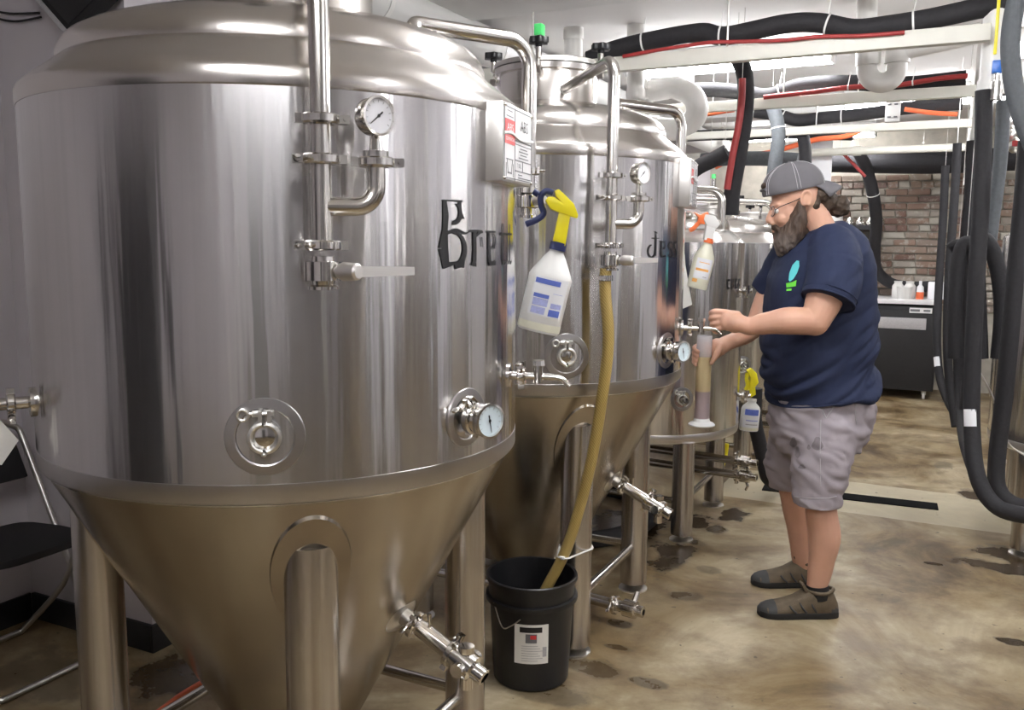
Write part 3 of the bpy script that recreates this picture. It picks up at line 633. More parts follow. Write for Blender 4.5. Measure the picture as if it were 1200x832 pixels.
T5 = brite(-1.48, 7.4, 'farthest flat-bottomed steel brite tank towards the brick wall', detail=False)
R1 = brite(.725, 5.17, 'steel brite tank standing behind the hanging black hoses', R=.5, ZT=1.55, detail=True, rot=0)
R2 = brite(.78, 6.6, 'steel brite tank farther along behind the black hoses', R=.5, ZT=1.45, detail=False, rot=0)
R5 = brite(1.5, .55, 'steel brite tank across the aisle nearest the rear wall', R=.5, ZT=1.6, detail=False, rot=0)
R4 = brite(1.4, 2.0, 'steel brite tank across the aisle opposite the first fermenter', R=.5, ZT=1.55, detail=False, rot=0)
R3 = brite(1.35, 3.4, 'steel brite tank across the aisle from the fermenters', R=.5, ZT=1.5, detail=False, rot=0)

# ------------------------------------------------------------------ overhead rails, hoses, pipes
def W(root):                                                     # builder that takes room coordinates for a thing rooted elsewhere
    b = MB(); b.M = (Matrix.Translation(root.location) @ Matrix.Rotation(root.rotation_euler.z, 4, 'Z')).inverted(); return b
RAILS = [(4.03, 'first pale rail crossing the aisle overhead with the thick black hose on top', .065), (5.48, 'second pale rail crossing overhead, the white drain trap hanging in front of it', .06), (6.88, 'third pale rail crossing the aisle overhead', .055), (8.5, 'fourth pale pipe rail crossing overhead nearest the brick wall', .05)]
for i, (y, lab, h) in enumerate(RAILS):
    x0, x1 = XL + .02, .08; e = tag(empty('hose_rail', (x0, y, 2.33)), lab, 'rail', 'overhead hose rails'); b = W(e)
    if i < 3: b.box(((x0 + x1) / 2, y, 2.33), (x1 - x0, .05, h))
    else: b.cyl((x0, y, 2.33), (x1, y, 2.33), .034, n=16); b.cyl((-.85, y, 2.33), (-.78, y, 2.33), .042, n=16)
    b.build('rail_bar', 'rail_paint', e, bevel=.004 if i < 3 else 0)
    for x in (-1.9, -.95): b = W(e); b.cyl((x, y, 2.33), (x, y, ZC - (.0 if i else .07)), .005, n=8); b.build('hanger_rod', 'steel_satin', e)
    # plastic drop post with ball valve at the aisle end
    zb = (2.10, 2.06, 2.02, 2.02)[i]
    p = tag(empty('drop_post', (x1 + .02, y + .055, zb)), ['white plastic drop post at the end of the first overhead rail', 'white plastic drop post at the end of the second overhead rail', 'white plastic drop post at the end of the third overhead rail', 'white plastic drop post at the end of the fourth overhead rail'][i], 'pipe', 'white drop posts')
    b = W(p); b.cyl((x1 + .02, y + .08, zb), (x1 + .02, y + .08, ZC), .05, n=22); b.cyl((x1 + .02, y + .08, zb), (x1 + .02, y + .08, zb + .06), .056, n=22); b.build('post', 'pvc_white', p)
    b = W(p); b.box((x1 + .02, y + .024, zb + .3), (.012, .006, .30)); b.build('yellow_strap', 'yellow_plastic', p, bevel=.002)
    b = W(p); b.cyl((x1 + .035, y - .01, zb - .03), (x1 + .035, y - .01, zb + .04), .022, n=14); b.cyl((x1 + .035, y - .01, zb + .04), (x1 + .035, y - .01, zb + .07), .013, n=12); b.cyl((x1 + .035, y - .01, zb + .06), (x1 + .035, y + .06, zb + .06), .012, n=12); b.build('valve_body', 'steel_cast', p)
    b = W(p); b.box((x1 + .035, y - .012, zb + .095), (.045, .03, .05)); b.build('valve_handle', 'blue_plastic', p, bevel=.006)
def hose(name, pts, r, mat, lab, cat='hose', n=8, seg=12, ties=(), group=None, sy=1.0, hang=()):
    P = smooth_path(pts, n); root = empty(name, P[0]); tag(root, lab, cat, group); b = W(root); b.tube(P, r, seg, sy=sy); b.build('sleeve' if 'foam' in mat else 'tube', mat, root, angle=60)
    for k in ties:
        i = int(k * (len(P) - 2)); d = (P[i + 1] - P[i]).normalized(); b = W(root); b.lathe([(r * 1.0, -.004), (r * 1.06, -.004), (r * 1.06, .004), (r * 1.0, .004)], 14, frame(P[i], d)); b.tube([P[i] + Z3 * r, P[i] + Z3 * (r + .07) + Vector((.01, 0, 0))], .0025, 6); b.build('zip_tie', 'white_tie', root)
    for k in hang:
        p = P[int(k * (len(P) - 1))]; b = W(root); b.cyl(p, (p.x, p.y, ZC), .0018, n=6); b.build('hanger_wire', 'steel_satin', root)
    return root
def pp(L, y): return [pix(u, v, y=y) for u, v in L]
hose('insulated_hose', pp([(690, 70), (720, 58), (760, 48), (820, 38), (850, 42), (920, 28), (960, 27), (1000, 34), (1040, 30), (1090, 22), (1146, 10), (1180, 4)], 4.0975), .042, 'black_foam', 'long black insulated hose lying along the first overhead rail', ties=(.18, .36, .58, .8))
hose('red_tube', pp([(730, 66), (775, 58), (830, 50), (862, 49), (920, 47), (960, 43), (1010, 42), (1060, 38)], 3.992), .0085, 'red_rubber', 'thin dark red tube under the long black hose on the first rail')
hose('insulated_hose', pp([(784, 108), (830, 105), (870, 108), (900, 112), (940, 100), (1000, 97), (1060, 99), (1132, 92)], 5.55), .045, 'black_foam', 'black insulated hose lying along the second overhead rail', ties=(.3, .5, .75))
hose('red_tube', pp([(895, 114), (950, 108), (1000, 102), (1050, 100), (1100, 92), (1134, 89)], 5.44), .014, 'red_rubber', 'bright red tube along the second overhead rail', ties=(.4, .7))
hose('insulated_hose', pp([(885, 131), (915, 136), (935, 141), (965, 138), (1010, 134), (1060, 127), (1128, 121)], 6.952), .045, 'black_foam', 'black insulated hose lying along the third overhead rail', ties=(.2, .6))
hose('orange_tube', pp([(1060, 128), (1090, 132), (1122, 134)], 6.84), .016, 'orange_rubber', 'short orange tube on the third overhead rail')
hose('insulated_hose', pp([(975, 189), (1030, 190), (1100, 190), (1190, 186)], 9.6), .11, 'black_foam', 'thick black insulated pipe running in front of the brick wall', hang=(.2,.6))
hose('insulated_hose', pp([(800, 160), (840, 158), (880, 158), (920, 156), (1000, 158)], 8.3), .05, 'black_foam', 'black insulated hose on the fourth overhead pipe rail', hang=(.3,.8))
hose('insulated_hose', pp([(822, 188), (850, 186), (900, 186), (935, 188)], 7.6), .06, 'grey_foam', 'grey insulated pipe crossing above the smaller tanks', hang=(.2,.8))
hose('orange_tube', pp([(838, 196), (855, 188), (880, 182), (905, 178), (940, 168), (960, 163), (990, 160), (1010, 152)], 7.9), .022, 'orange_rubber', 'orange tube snaking above the smaller tanks', hang=(.1,.5,.9))
hose('orange_tube', pp([(808, 135), (835, 130), (860, 126)], 5.9), .03, 'orange_rubber', 'orange tube below the second rail behind the first fluorescent light', hang=(.5,))
hose('red_tube', pp([(986, 178), (1000, 192), (1014, 207)], 8.7), .014, 'red_rubber', 'thin red tube running down beside the long black drop hose', hang=(0,))
hose('drop_hose', pp([(864, 66), (872, 85), (874, 110), (872, 140), (866, 180), (858, 225), (856, 252)], 4.72), .043, 'black_foam', 'black drop hose with a red line beside it above the third tank', n=6, hang=(0,))
hose('red_tube', pp([(870, 92), (869, 120), (865, 150), (858, 185), (852, 222)], 4.64), .018, 'red_rubber', 'red line strapped to the black drop hose above the third tank', hang=(0,))
hose('drop_hose', pp([(905, 122), (911, 145), (912, 165), (907, 200), (904, 230)], 6.0), .045, 'grey_foam', 'blue-grey drop hose hanging behind the grey cap', ties=(.35,), hang=(0,))
hose('drop_hose', pp([(938, 152), (943, 170), (944, 200)], 6.95), .045, 'black_foam', 'short black drop hose hanging just above the grey cap', hang=(0,))
hose('drop_hose', [pix(u, v, y=y) for u, v, y in [(1006, 178, 9.05), (1016, 200, 9.1), (1024, 232, 9.2), (1027, 262, 9.35), (1025, 290, 9.5), (1026, 312, 9.65), (1033, 324, 9.78), (1047, 333, 9.85), (1070, 336, 9.9), (1096, 335, 9.9)]], .056, 'black_foam', 'long black drop hose curling onto the black cooler', ties=(.22,), hang=(0,))
hose('drop_hose', pp([(800, 210), (818, 196), (838, 186), (852, 178)], 5.6), .05, 'black_foam', 'black hose rising off the third tank to the left of the red line', hang=(.95,))
def pvc(name, L, y, r, lab, bend=.08):
    P = fillet(pp(L, y), bend); root = empty(name, P[0]); tag(root, lab, 'pipe'); b = W(root); b.tube(P, r, 20); b.build('pipe', 'pvc_white', root, angle=50)
    for i in (0, -1):
        d = (P[1] - P[0]) if i == 0 else (P[-1] - P[-2]); b = W(root); b.cyl(P[i] - d.normalized() * .03, P[i] + d.normalized() * .03, r * 1.12, n=20); b.build('coupling', 'pvc_white', root)
pt = pp([(1016, 0), (1016, 97), (1050, 97), (1052, 60), (1110, 47), (1150, 38)], 4.75); pt[0].z = ZC
P = fillet(pt, .078, 10)
root = empty('drain_trap', P[0]); tag(root, 'cream white plastic drain trap hanging below the ceiling', 'pipe'); b = W(root); b.tube(P, .048, 20); b.build('pipe', 'pvc_white', root, angle=60)
for q, d in ((pt[1] + Z3 * .08, Z3), (pt[2] + Z3 * .09, Z3)): b = W(root); b.cyl(q - d * .0, q + d * .07, .058, n=20); b.build('coupling', 'pvc_white', root)
pvc('ceiling_pipe', [(745, 20), (745, 112)], 4.75, .047, 'white plastic pipe standing behind the first rail beside the fermenter lid', .02)
pvc('ceiling_pipe', [(806, 70), (806, 128)], 6.1, .045, 'white plastic pipe below the first fluorescent light')
pvc('ceiling_pipe', [(756, 108), (790, 102), (816, 112), (818, 140), (790, 152), (765, 150)], 5.0, .062, 'fat white plastic elbow curling behind the second fermenter', .12)
pvc('ceiling_pipe', [(672, 40), (672, 90)], 4.6, .05, 'white plastic riser behind the fermenter lid with the green cap', .02)
e = tag(empty('insulated_duct', (-2.33, 2.4, 2.55)), 'fat white insulated duct running along the wall under the ceiling', 'duct'); b = W(e); b.cyl((-2.33, 2.4, 2.55), (-2.33, 9.9, 2.55), .1, n=28); b.build('duct', 'white_paint', e)
for y in (3.3, 4.4, 5.5, 6.6): b = W(e); b.cyl((-2.33, y, 2.55), (-2.33, y + .03, 2.55), .104, n=28); b.build('band', 'pvc_white', e)
for k in range(3): b = W(e); b.cyl((-2.33, 3.0 + 2.4 * k, 2.62), (-2.33, 3.0 + 2.4 * k, ZC), .006, n=8); b.build('hanger_rod', 'steel_satin', e)
e = tag(empty('surface_conduit', (-1.0, 3.35, 2.69)), 'slim white conduit run across the ceiling with small couplings', 'conduit'); b = W(e); b.cyl((-2.15, 3.4, 2.655), (1.5, 3.4, 2.655), .022, n=14); b.build('conduit', 'pvc_white', e)
for x in (-1.2, -.55, -.38): b = W(e); b.cyl((x, 3.4, 2.655), (x + .07, 3.4, 2.655), .03, n=14); b.build('coupling', 'pvc_white', e)
# emergency light box hung under rail 2
q = pix(1047, 119, y=6.0); e = tag(empty('emergency_light', q), 'small white slotted light box hanging below the white drain trap', 'light'); b = W(e); b.box(q - Z3 * .06, (.085, .05, .13)); b.build('case', 'white_paint', e, bevel=.008)
for dz in (.02, .095):
    for dx in (-.018, .018): b = W(e); b.box(q + Vector((dx, -.027, -dz)), (.02, .006, .008)); b.build('slot', 'ink_grey', e)
b = W(e); b.cyl(q, (q.x, q.y, ZC), .006, n=8); b.build('hanger_rod', 'steel_satin', e)
# hanging white panels
for (a, c, lab) in (((949, 160), (973, 226), 'tall white panel hanging behind the grey cap'), ((903, 168), (944, 193), 'wide white panel hanging under the fourth rail')):
    p0, p1 = pix(*a, y=8.62), pix(*c, y=8.62); e = tag(empty('notice_board', ((p0.x + p1.x) / 2, 8.62, p1.z)), lab, 'panel'); b = W(e); b.box(((p0.x + p1.x) / 2, 8.62, (p0.z + p1.z) / 2), (p1.x - p0.x, .02, p0.z - p1.z)); b.build('sheet', 'label_white', e, bevel=.002)
    for s in (p0.x + .03, p1.x - .03): b = W(e); b.cyl((s, 8.62, p0.z), (s, 8.62, ZC), .004, n=6); b.build('hanger_wire', 'steel_satin', e)

# ------------------------------------------------------------------ hose drops on the right
def drop(L, r, lab, mat='black_foam', tagat=None, **k):
    r = r * .68; P = [pix(u, v, y=y) for u, v, y in L]; o = hose('hanging_hose', P, r, mat, lab, n=7, seg=14, group='hanging black hoses', **k)
    if tagat is not None:
        SP = smooth_path(P, 7); i = int(tagat * (len(SP) - 2)); b = W(o); d = (SP[i + 1] - SP[i]).normalized(); x = Vector((-ST * 0 + .0, -1, 0)); b.lathe([(r * 1.03, -.035), (r * 1.03, .035)], 10, frame(SP[i], d, Vector((0, -1, 0))), a0=radians(60), a1=radians(150)); b.build('label', 'label_white', o, fix=False)
    return o
drop([(1108, 194, 6.95), (1105, 260, 6.95), (1100, 340, 6.9), (1098, 400, 6.8), (1101, 440, 6.7), (1110, 468, 6.6), (1122, 490, 6.5)], .040, 'slim black hose hanging farthest from the right tank beside the cooler', tagat=.62, hang=(0,))
drop([(1122, 168, 6.4), (1118, 240, 6.4), (1112, 320, 6.4), (1110, 400, 6.35), (1113, 450, 6.3), (1120, 500, 6.2)], .040, 'black hose with the small blue valve hanging second from the cooler', hang=(0,))
drop([(1140, 165, 5.5), (1136, 240, 5.5), (1128, 320, 5.5), (1124, 400, 5.5), (1126, 470, 5.35), (1132, 520, 5.0), (1150, 572, 4.55)], .047, 'black hose below the second drop post, hanging straight', ties=())
drop([(1153, 106, 4.05), (1152, 180, 4.05), (1149, 250, 4.05), (1144, 330, 4.05), (1140, 420, 4.05), (1139, 500, 4.02), (1146, 560, 3.95), (1170, 595, 3.9), (1215, 606, 3.85)], .048, 'thick black hose from the first blue valve looping low near the floor', tagat=.62)
drop([(1112, 292, 5.6), (1122, 286, 5.6), (1132, 296, 5.6), (1136, 330, 5.6)], .042, 'short black loop clipped between the hanging hoses', hang=(.4,))
drop([(1119, 420, 5.0), (1120, 350, 5.0), (1124, 300, 5.0), (1132, 284, 5.0), (1141, 296, 5.0), (1143, 340, 5.0), (1138, 420, 5.0), (1132, 480, 5.0)], .050, 'black hose doubled over into a narrow hanging loop', hang=(.45,))
drop([(1149, 420, 4.5), (1146, 340, 4.5), (1145, 300, 4.5), (1151, 280, 4.5), (1162, 292, 4.5), (1171, 325, 4.5), (1174, 370, 4.5), (1170, 420, 4.5)], .050, 'black hose doubled over into a wide hanging loop before the tank', hang=(.43,))
drop([(1176, 118, 5.0), (1172, 190, 5.0), (1164, 250, 5.0), (1158, 300, 5.0)], .048, 'dark grey hose slanting down beside the far tank lid', mat='grey_foam', hang=(0,))
drop([(1204, 165, 4.3), (1198, 240, 4.3), (1190, 320, 4.3), (1183, 400, 4.3), (1176, 470, 4.3), (1168, 540, 4.28), (1170, 574, 4.25), (1190, 592, 4.22), (1225, 596, 4.2)], .052, 'thick black hose crossing in front of the right tank and curling at the floor', hang=(0,))
drop([(1197, -20, 3.9), (1187, 20, 3.9), (1184, 60, 3.9), (1190, 110, 3.92), (1206, 160, 3.95), (1230, 210, 4.0)], .05, 'dark grey hose bulging near the ceiling by the yellow straps', mat='grey_foam')
hose('grey_cable', [pix(u, v, y=4.4) for u, v in [(1146, 432), (1156, 450), (1165, 470), (1172, 500), (1184, 522), (1202, 534)]], .004, 'steel_satin', 'thin grey cable swinging in front of the right tank', cat='cable')
# valve cluster behind the drops
e = tag(empty('valve_manifold', (.36, 5.6, 2.0)), 'small steel valve manifold with blue and red handles under the ceiling', 'valve'); b = W(e)
for k in range(4):
    p = pix(1176 + 4 * k, 130 + 14 * k, y=5.6); b.ell(p, (.03, .03, .035), 10, 8); b.cyl(p, p + Vector((.05, 0, -.05)), .012, n=10)
b.build('valves', 'steel_cast', e); p = pix(1178, 125, y=5.55); b = W(e); b.box(p, (.06, .04, .05)); b.build('blue_handle', 'blue_plastic', e, bevel=.006)
p = pix(1192, 168, y=5.55); b = W(e); b.box(p, (.05, .03, .03)); b.build('red_handle', 'red_rubber', e, bevel=.006); p = pix(1182, 130, y=5.6); b = W(e); b.cyl(p, (p.x, p.y, ZC), .02, n=10); b.build('riser', 'steel_satin', e)

# ------------------------------------------------------------------ cooler, shelf and things at the brick wall
fx, fy, fw, fd, fh = -.085, 9.40, .72, .62, .93
e = tag(empty('beer_cooler', (fx - fw / 2, fy + fd / 2, 0)), 'black under-counter cooler with a pale worktop against the brick wall', 'cooler')
b = W(e); b.box((fx - fw / 2, fy + fd / 2 + .01, .5), (fw, fd, .83)); b.build('cabinet', 'black_matte', e, bevel=.006)
d = W(e); d.box((fx - fw / 2, fy - .008, .48), (fw - .02, .03, .78)); d = d.build('door', 'black_matte', e, bevel=.006)
b = W(e); b.box((fx - fw / 2, fy + fd / 2, .955), (fw + .04, fd + .04, .045)); b.build('worktop', 'plate_white', e, bevel=.005)
p0, p1 = pix(1030, 372, y=9.37), pix(1085, 386, y=9.37); b = W(e); b.box(((p0.x + p1.x) / 2, fy - .027, (p0.z + p1.z) / 2), (p1.x - p0.x, .01, .11)); b.build('grille', 'label_grey', d, bevel=.002)
p0 = pix(1079, 364, y=9.37); b = W(e); b.box((p0.x, fy - .026, p0.z), (.2, .008, .05)); b.build('name_badge', 'plate_white', d)
b = W(e); b.box((p0.x - .05, fy - .031, p0.z), (.085, .003, .022)); b.box((p0.x + .055, fy - .031, p0.z), (.06, .003, .018)); b.build('badge_print', 'ink_grey', d)
for x in (fx - .08, fx - fw + .08):
    for y in (fy + .05, fy + fd - .05): c = W(e); c.cyl((x - .012, y, .035), (x + .012, y, .035), .035, n=16); c.box((x, y, .075), (.04, .04, .05)); c.build('castor', 'pvc_white', e)
def cup(name, x, y, z, r, h, mat, lab, cat='cup'):
    o = MB().lathe([(.0001, 0), (r * .78, 0), (r, h), (r * 1.08, h), (r * .93, h), (r * .72, .006), (.0001, .006)], 24).build(name, mat, loc=(x, y, z)); return tag(o, lab, cat)
p = pix(1060, 350, y=9.5); cup('plastic_cup', p.x, 9.46, .9775, .075, .12, 'bottle_white', 'white translucent plastic cup on the black cooler')
for k, (u, lab) in enumerate(((1052, 'clear jar just behind the white cup on the cooler'), (1066, 'clear jar to the wall side of the white cup on the cooler'))):
    p = pix(u, 340, y=9.62); o = tag(MB().lathe([(.0001, 0), (.05, 0), (.055, .02), (.055, .12), (.035, .15), (.04, .17), (.0001, .17)], 20).build('glass_jar', 'pvc_white', loc=(p.x, 9.64, .9775)), lab, 'jar')
p = pix(1094, 340, y=9.7); b = MB(); b.box((0, 0, .085), (.16, .14, .17)); tag(b.build('white_box', 'label_white', bevel=.01, loc=(p.x + .03, 9.66, .9775)), 'white carton at the wall end of the black cooler', 'box')
p = pix(1079, 340, y=9.75); e = tag(empty('red_bottle', (p.x, 9.56, .9775)), 'small bottle with red contents on the black cooler', 'bottle'); MB().lathe([(.0001, 0), (.035, 0), (.035, .07), (.0001, .07)], 18).build('red_body', 'orange_rubber', e); MB().lathe([(.034, .07), (.03, .12), (.014, .14), (.014, .18), (.0001, .18)], 18).build('clear_neck', 'label_white', e)
# wall shelf
e = tag(empty('wall_shelf', (-1.1, 9.95, 1.3)), 'dark two-board wall shelf against the brick wall behind the man', 'shelf')
for z in (1.68, 1.28): b = W(e); b.box((-1.2, 9.93, z), (.96, .3, .05)); b.build('board', 'black_matte', e, bevel=.004)
for x in (-1.66, -.74): b = W(e); b.box((x, 9.93, 1.47), (.03, .28, .42)); b.build('side_panel', 'black_matte', e)
for k, (x, z, lab) in enumerate(((-1.0, 1.305, 'white jug on the lower board of the dark wall shelf'), (-.86, 1.305, 'pale blue-white carton at the end of the dark wall shelf'))):
    b = MB(); b.box((0, 0, .11), (.12, .1, .22)); tag(b.build('carton', 'label_white', bevel=.02, loc=(x, 9.88, z)), lab, 'carton')
for k in range(4):
    o = MB().lathe([(.0001, 0), (.04, 0), (.045, .03), (.03, .06), (.02, .08), (.0001, .085)], 16).build('steel_fitting', 'steel_polish', loc=(-.98 + .1 * k, 9.86, 1.705)); tag(o, ['small steel fitting beside the rounded white jug on the wall shelf', 'second small steel fitting from the rounded white jug on the shelf', 'third small steel fitting from the rounded white jug on the shelf', 'small steel fitting at the open end of the wall shelf'][k], 'fitting', 'steel fittings on the wall shelf')
o = MB().lathe([(.0001, 0), (.10, 0), (.115, .05), (.11, .18), (.07, .27), (.035, .31), (.03, .36), (.0001, .36)], 24).build('white_jug', 'bottle_white', loc=(-1.16, 9.86, 1.705)); tag(o, 'rounded white jug on top of the dark wall shelf', 'jug')

# ------------------------------------------------------------------ bucket with amber hose
bx, by = c2r(.075, 2.913); e = tag(empty('plastic_bucket', (bx, by, 0)), 'black plastic bucket with a paper label catching the amber hose', 'bucket')
br, tr_, bh = .130, .150, .372
MB().lathe([(.0001, .002), (br - .006, .0), (br, .006), (.1445, .285), (.158, .287), (.1595, .295), (.1585, .303), (.148, .305), (tr_, .355), (.158, .358), (.158, .370), (.154, .373), (.147, .371), (.145, .36), (br - .008, .02), (.0001, .012)], 64).build('pail', 'black_plastic', e, angle=40)
MB().lathe([(.0001, .20), (.137, .20)], 40).build('beer_foam', 'steel_cone', e, fix=False) if False else None
va = atan2(-by, -bx)                                              # azimuth towards the aisle where the label faces
def on_bucket(x, z, off=.0012):
    r = br + (.1445 - br) * z / .285 + off; a = va + .02 + x / r; return Vector((r * cos(a), r * sin(a), z))
def bucket_patch(name, x0, x1, z0, z1, mat, par, off):
    b = MB(); n = 8; b.loft([[on_bucket(x0 + (x1 - x0) * k / n, z, off) for k in range(n + 1)] for z in (z0, z1)], caps=False, closed=False); return b.build(name, mat, par, fix=False)
lb = bucket_patch('label', -.060, .056, .105, .245, 'paper', e, .0012)
bucket_patch('label_print', -.042, .034, .217, .236, 'ink_black', lb, .0018)
bucket_patch('label_print', -.022, .016, .180, .212, 'ink_grey', lb, .0018); bucket_patch('label_print', -.006, .014, .194, .208, 'plate_red', lb, .0022)
for k in range(7): bucket_patch('label_print', -.036, .02 + .008 * (k % 3), .168 - k * .0088, .170 - k * .0088, 'label_grey', lb, .0018)
bucket_patch('label_print', .036, .050, .13, .165, 'label_grey', lb, .0018)
hd = MB(); hd.tube(smooth_path([on_bucket(-.15, .30, .012), on_bucket(-.11, .225, .010), on_bucket(-.075, .235, .008), on_bucket(-.04, .265, .008)], 5), .0022, 8); hd.build('wire_handle', 'steel_satin', e)
m, nt, bs = newmat('amber_hose'); L_ = nt.links.new
tc = N(nt, 'ShaderNodeTexCoord'); wv = N(nt, 'ShaderNodeTexWave', wave_type='BANDS', bands_direction='DIAGONAL', i_Scale=60.0, i_Distortion=1.0); L_(tc.outputs['Object'], wv.inputs['Vector'])
mx = N(nt, 'ShaderNodeMix', data_type='RGBA'); L_(wv.outputs['Fac'], mx.inputs['Factor']); mx.inputs['A'].default_value = (.36, .24, .06, 1); mx.inputs['B'].default_value = (.56, .42, .15, 1); L_(mx.outputs['Result'], bs.inputs['Base Color']); bs.inputs['Roughness'].default_value = .3; bs.inputs['Transmission Weight'].default_value = .15; bs.inputs['Coat Weight'].default_value = .4
t2v = Vector((T2C[0], T2C[1], 0)) + pol(-45, .685, 1.418)
hp = [t2v, t2v - Z3 * .08] + [pix(u, v, y=y) for u, v, y in [(713, 400, 2.73), (705, 470, 2.735), (693, 540, 2.745), (680, 592, 2.75), (663, 645, 2.735), (640, 690, 2.70)]]
hp.append(hp[-1] + (hp[-1] - hp[-2]) * .9)
hz = hose('beer_hose', hp, .0195, 'amber_hose', 'amber braided hose running from the second fermenter valve into the bucket', seg=16)
ctr = [t2v - Z3 * .012]; b = W(hz); b.lathe([(.0195, -.01), (.024, -.01), (.024, .008), (.0195, .008)], 18, frame(t2v - Z3 * .03, Z3)); b.box(t2v + Vector((.0, -.026, -.03)), (.03, .012, .012)); b.build('hose_clamp', 'steel_polish', hz)
lgx, lgy = T2C[0] + .337, T2C[1] - .337; z0 = pix(675, 648, y=lgy - .06).z
k = pix(662, 648, y=2.735); e = tag(empty('cable_tie', (lgx, lgy, z0)), 'white cable tie strapping the amber hose to the fermenter leg', 'cable tie'); b = W(e)
vd = Vector((k.x - lgx, k.y - lgy, 0)); ln = vd.length; vd.normalize(); sd = Vector((-vd.y, vd.x, 0)); ring = []
for i in range(12): a = -pi / 2 - pi * i / 11; ring.append(Vector((lgx, lgy, z0)) + (vd * cos(a) - sd * sin(a) * -1) * .0605)
for i in range(9): a = pi / 2 - pi * i / 8; ring.append(Vector((k.x, k.y, z0 + .012)) + (vd * cos(a) + sd * sin(a)) * .024)
ring.append(ring[0]); b.tube(ring, .0045, 8, caps=False, sy=.6); b.build('tie_band', 'white_tie', e)
b = W(e); tl = Vector((k.x, k.y, z0 + .012)) + vd * .024; b.tube([tl, tl + vd * .02 + Z3 * .012, tl + vd * .045 + Z3 * .02], .004, 6); b.box(tl + Z3 * .002, (.012, .012, .01)); b.build('tie_tail', 'white_tie', e)

# ------------------------------------------------------------------ chair, orange hose, television on the left
cx, cy = -2.87, 1.86; e = tag(empty('folding_chair', (cx, cy, 0)), 'black folding chair with a grey tube frame against the left wall', 'chair')
hw = .20
b = MB(); ring = [];
for i in range(28):
    a = 2 * pi * i / 28; c_, s_ = cos(a), sin(a); x = .19 * (abs(c_) ** .5) * (1 if c_ >= 0 else -1); y = hw * .96 * (abs(s_) ** .45) * (1 if s_ >= 0 else -1); ring.append((x + .02, y * (1 if x > 0 else .94)))
b.prism(ring, .435, .462); b.v = [(x, y, z + .015 * max(0, x) - .03 * (1 - min(1, abs(x - .02) / .19)) * 0) for x, y, z in b.v]; b.build('seat', 'black_matte', e, bevel=.006)
fr = MB(); fr.tube(fillet([(.20, -hw, .0), (-.20, -hw, .80), (-.215, -hw + .05, .83), (-.215, hw - .05, .83), (-.20, hw, .80), (.20, hw, .0)], .03), .011, 10); fr.tube(fillet([(.19, -hw, .012), (.205, -hw + .02, .012), (.205, hw - .02, .012), (.19, hw, .012)], .02), .011, 10); fr.build('front_frame', 'steel_satin', e)
fr = MB()
for s in (-1, 1): fr.tube(smooth_path([(.14, s * (hw - .03), .45), (.04, s * (hw - .03), .25), (-.22, s * (hw - .03), .012)], 4), .011, 10)
fr.cyl((-.22, -hw + .03, .012), (-.22, hw - .03, .012), .011, n=10); fr.cyl((.14, -hw + .03, .44), (.14, hw - .03, .44), .011, n=10); fr.build('rear_frame', 'steel_satin', e)
b = MB(); b.box((-.185, 0, .70), (.016, 2 * hw - .03, .17), Matrix.Rotation(-.46, 3, 'Y')); b.build('backrest', 'black_matte', e, bevel=.005)
op = [pix(185, 836, z=.013), pix(212, 816, z=.013), pix(240, 799, z=.013)]; d = (op[-1] - op[0]).normalized()
hose('orange_hose', [op[0] - d * .5 + Vector((.12, 0, 0)), op[0] - d * .2, op[0], op[1], op[2], op[2] + d * .3 + Vector((.02, 0, 0)), op[2] + d * .9 + Vector((.0, 0, 0))], .0125, 'orange_rubber', 'orange hose lying on the floor under the first fermenter')
# television: dark tilted screen on a wall bracket high above the chair
A, B = pcam(38, -4, 3.10), pcam(78, 42, 2.98); A, B = Vector((*c2r(A.x, A.y), A.z)), Vector((*c2r(B.x, B.y), B.z)); ed = (B - A).normalized(); nn = Vector((CT, ST, 0)) * .35 + Vector((ST, -CT, 0)) * .9 + Z3 * -.25; nn = (nn - ed * nn.dot(ed)).normalized(); rt = nn.cross(ed)
if rt.dot(Vector((CT, ST, 0))) < 0: rt = -rt
base = B - ed * .42; R3_ = Matrix((rt, ed, nn)).transposed()
e = tag(empty('wall_television', base + rt * .35), 'black television tilted on the left wall behind the first fermenter', 'television'); c0 = B - ed * .24 + rt * .36 - nn * .02
b = W(e); b.box(c0, (.72, .48, .045), R3_); tv = b.build('casing', 'black_matte', e, bevel=.006)
b = W(e); b.box(c0 + nn * .024, (.66, .43, .004), R3_); b.build('screen', 'ink_black', e)
b = W(e); b.box(c0 - rt * .352 + nn * .03, (.016, .48, .012), R3_); b.build('bezel', 'label_grey', e, bevel=.003)
b = W(e); b.cyl(c0 - nn * .02, Vector((XA, c0.y, c0.z + .05)), .02, n=10); b.build('bracket', 'black_matte', e)
for k, (L, lab) in enumerate((([(-6, 13), (14, 16), (46, 15)], 'upper thin black cable on the wall by the television'), ([(-6, 21), (18, 25), (48, 20)], 'lower thin black cable sagging on the wall by the television'))):
    hose('wall_cable', [pix(u, v, y=YR - .012) for u, v in L], .004, 'black_matte', lab, cat='cable', seg=8)
